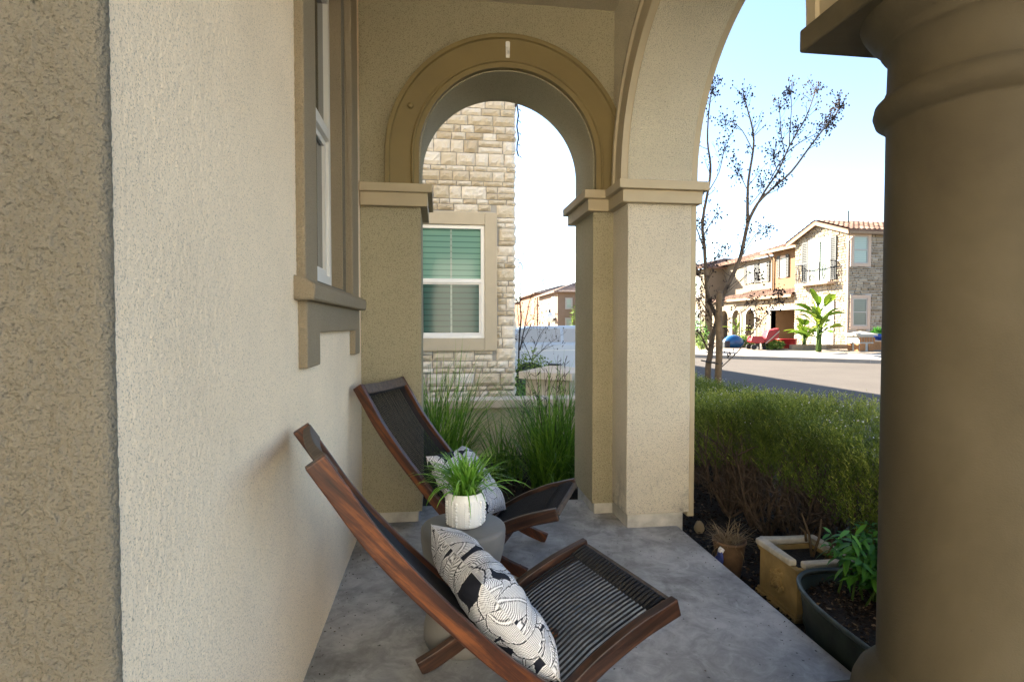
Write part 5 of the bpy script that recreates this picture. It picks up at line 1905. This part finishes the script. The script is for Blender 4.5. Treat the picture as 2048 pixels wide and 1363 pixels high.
def paddle_plant(name, loc, hgt, nleaf, ll, label, seed, lw_=.3, trunk=True):
    r = empty(name, loc); tag(r, label, 'plant')
    rs = random.Random(seed)
    mb = MB()
    if trunk:
        for k in range(3): mb.tube([(rs.uniform(-.06, .06), rs.uniform(-.06, .06), 0), (rs.uniform(-.1, .1), rs.uniform(-.1, .1), hgt * .35), (rs.uniform(-.08, .08), 0, hgt * .55)], [.07, .055, .035], 8)
    lf = MB()
    for k in range(nleaf):
        az = k * 2.4 + rs.uniform(-.3, .3); el = rs.uniform(.25, 1.35)
        b = Vector((0, 0, hgt * rs.uniform(.18, .72)))
        d = Vector((math.cos(az) * math.cos(el), math.sin(az) * math.cos(el), math.sin(el)))
        pl = hgt * rs.uniform(.08, .24)
        p = b + d * pl
        mb.tube([b, p], [.022, .014], 5)
        L_ = ll * rs.uniform(.7, 1.1); W_ = lw_ * rs.uniform(.7, 1.1)
        side = d.cross(Vector((0, 0, 1)))
        if side.length < .1: side = Vector((1, 0, 0))
        side.normalize(); up_ = side.cross(d)
        tilt = rs.uniform(-.6, .6); side = (side * math.cos(tilt) + up_ * math.sin(tilt))
        lf.t = rs.random()
        NS = 7; rows = []
        for i in range(NS + 1):
            s = i / NS
            c_ = p + d * L_ * s + Vector((0, 0, -1)) * L_ * .32 * s * s
            w_ = W_ / 2 * math.sin(PI * min(1, .08 + s * .92)) ** .6 * (1 if s < .98 else .1)
            w_ *= rs.uniform(.85, 1.08)
            rows.append((c_ + side * w_ + Vector((0, 0, .05 * w_ / W_)), c_ - Vector((0, 0, .02)), c_ - side * w_ + Vector((0, 0, .05 * w_ / W_))))
        for a, b_ in zip(rows, rows[1:]):
            lf.face([a[0], a[1], b_[1], b_[0]]); lf.face([a[1], a[2], b_[2], b_[1]])
    mb.build('stalks', M['shrub_leaf'], r, smooth=True)
    lf.build('leaves', M['banana_leaf'], r)
    return r


paddle_plant('banana_plant', yard(1637, 21.3), 2.45, 38, .80, 'tall broad-leaved banana-like plant in front of the stone gabled house', 3, .30)
paddle_plant('banana_plant', yard(1607, 22.6), 1.45, 24, .58, 'shorter broad-leaved plant left of the tall banana-like one', 6, .28)
bush('yellow_green_shrub', yard(1546, 23.3), (.42, .4, .22), 700, (.08, .2), M['shrub_leaf'], 'low spiky yellow-green shrub in front of the open garage', seed=21, stem=False)
bush('grey_green_shrub', yard(1490, 25.2), (.5, .4, .30), 800, (.08, .2), M['shrub_leaf'], 'grey-green shrub between the blue bin and the red cart', seed=22, stem=False)
paddle_plant('palm_plant', yard(1473, 30.0, .2), 1.7, 14, .7, 'narrow-leaved green plant in front of the arched entry', 9, .10, False)
bush('bright_shrub', yard(1403, 23.8), (.3, .3, .42), 700, (.06, .12), M['shrub_leaf'], 'bright green shrub left of the bare tree trunk, across the street', seed=23)
bush('red_berry_shrub', yard(1400, 27.0), (.45, .4, .75), 900, (.06, .12), M['tub_leaf'], 'dark green shrub at the left end across the street', seed=24)

p0 = yard(1721, 21.2)
gp = empty('stone_gate_pier', (p0[0], p0[1], .13)); tag(gp, 'pale stone garden pier with arched niches and pyramid cap, across the street', 'pier')
mb = MB(); mb.box(-.33, .33, -.33, .33, 0, .68)
mb.build('shaft', M['far_white'], gp)
mb = MB()
for k in range(6): mb.box(-.34 + k * .125, -.25 + k * .125, -.352, -.331, .42, .62)
for s_ in (-.19, .19): mb.box(s_ - .12, s_ + .12, -.36, -.331, .05, .36)
for s_ in (-.19, .19): mb.box(-.36, -.331, s_ - .12, s_ + .12, .05, .36)
mb.build('niches', M['orange_stone'], gp)
mb = MB(); mb.box(-.43, .43, -.43, .43, .68, .76)
mb.add([(-.43, -.43, .76), (.43, -.43, .76), (.43, .43, .76), (-.43, .43, .76), (0, 0, .88)], [(0, 1, 4), (1, 2, 4), (2, 3, 4), (3, 0, 4)])
mb.build('cap', M['far_white'], gp)
ow = empty('orange_garden_wall', (p0[0] + 1.5, p0[1] + .2, .13)); tag(ow, 'low orange stone wall right of the pale garden pier', 'wall')
mb = MB(); mb.box(-1.15, 2.6, -.15, .15, 0, .42); mb.build('wall', M['orange_stone'], ow)
mb = MB(); mb.box(-1.15, 2.6, -.19, .19, .42, .48); mb.build('cap', M['far_trim'], ow)
pw = empty('planter_wall', (*yard(1660, 22.6)[:2], .13)); tag(pw, 'low tan planter edging wall below the banana-like plants', 'wall')
mb = MB()
for k in range(7): mb.t = random.random(); mb.box(-1.9 + k * .55, -1.36 + k * .55, -.12, .12, 0, .26)
mb.build('wall', M['far_stone'], pw)
bp = empty('blue_flower_pot', (p0[0] + .98, p0[1] + .2, .61)); tag(bp, 'cobalt blue glazed pot with a green plant on the orange wall', 'pot')
mb = MB(); mb.lathe([(0, 0), (.22, 0), (.30, .12), (.33, .26), (.30, .27), (.0, .22)], seg=24); mb.build('pot', M['blue_glaze'], bp, smooth=True)
rg = np.random.default_rng(5); n = 350; d = rg.normal(size=(n, 3)); d[:, 2] = abs(d[:, 2]) * 1.3
d /= np.linalg.norm(d, axis=1, keepdims=True)
V, F, T = leaves(d * rg.uniform(.1, .2, (n, 1)) + np.array([0, 0, .25]), d, (.1, .24), (.02, .04), rg.uniform(0, .7, n))
mesh_np('foliage', V, F, T, M['tub_leaf'], bp)

# red cart and blue shell
rc = empty('red_garden_cart', yard(1525, 23.4, .145), R(-12)); tag(rc, 'red garden cart with raised tray on dark legs, in front of the open garage', 'cart')
mb = MB(); mb.prism([(-.62, .38), (-.50, .30), (-.05, .30), (.02, .44), (-.08, .60), (-.56, .62)], 'y', -.3, .3); mb.build('front_tray', M['red_paint'], rc, bevel=.03)
mb = MB(); mb.prism([(.0, .34), (.14, .30), (.62, .56), (.64, .98), (.14, .86), (.06, .6)], 'y', -.28, .28); mb.build('rear_tray', M['red_paint'], rc, bevel=.03)
for y in (-.31, .31):
    mb = MB(); mb.tube([(.02, y, .28), (.62, y, .84)], .025, 6); mb.build('handle', M['far_trim'], rc)
for x in (-.22, .05, .16):
    mb = MB(); mb.box(x - .03, x + .03, -.2, .2, 0, .33); mb.build('leg', M['tyre'], rc)
for y in (-.33, .33):
    mb = MB(); mb.lathe([(0, -.04), (.12, -.04), (.12, .04), (0, .04)], seg=18)
    o = mb.build('wheel', M['tyre'], rc); o.location = (-.5, y, .12); o.rotation_euler = (PI / 2, 0, 0)
rt_ = empty('red_tub', yard(1573, 23.6, .14)); tag(rt_, 'rounded red tub left of the broad-leaved plants', 'tub')
mb = MB(); mb.lathe([(0, 0), (.36, 0), (.42, .2), (.44, .45), (.46, .47), (.42, .48), (.38, .2), (0, .18)], seg=28); mb.build('tub_body', M['red_paint'], rt_, smooth=True)
mb = MB(); mb.lathe([(.44, .44), (.48, .455), (.48, .49), (.43, .49)], seg=28); mb.build('rim', M['red_paint'], rt_, smooth=True)
bs = empty('blue_play_boat', yard(1466, 25.0, .15)); tag(bs, 'rounded blue plastic shell with pale stripes, behind the wooden stake across the street', 'play boat')
mb = MB(); mb.blob((0, 0, .28), (.52, .35, .36), 0, 28, 16); mb.build('shell', M['blue_plastic'], bs, smooth=True)
mb = MB()
for q in (.75, .92): mb.tube([(.52 * q * math.cos(a) * 1.02, -.30 * (1.2 - q), .28 + .36 * q * math.sin(a) * 1.02) for a in [PI * k / 14 for k in range(15)]], .014, 5)
mb.build('stripes', M['white_frame'], bs)
mb = MB(); mb.box(-.62, -.34, -.35, -.05, 0, .36); mb.build('dark_end', M['iron'], bs, bevel=.05)
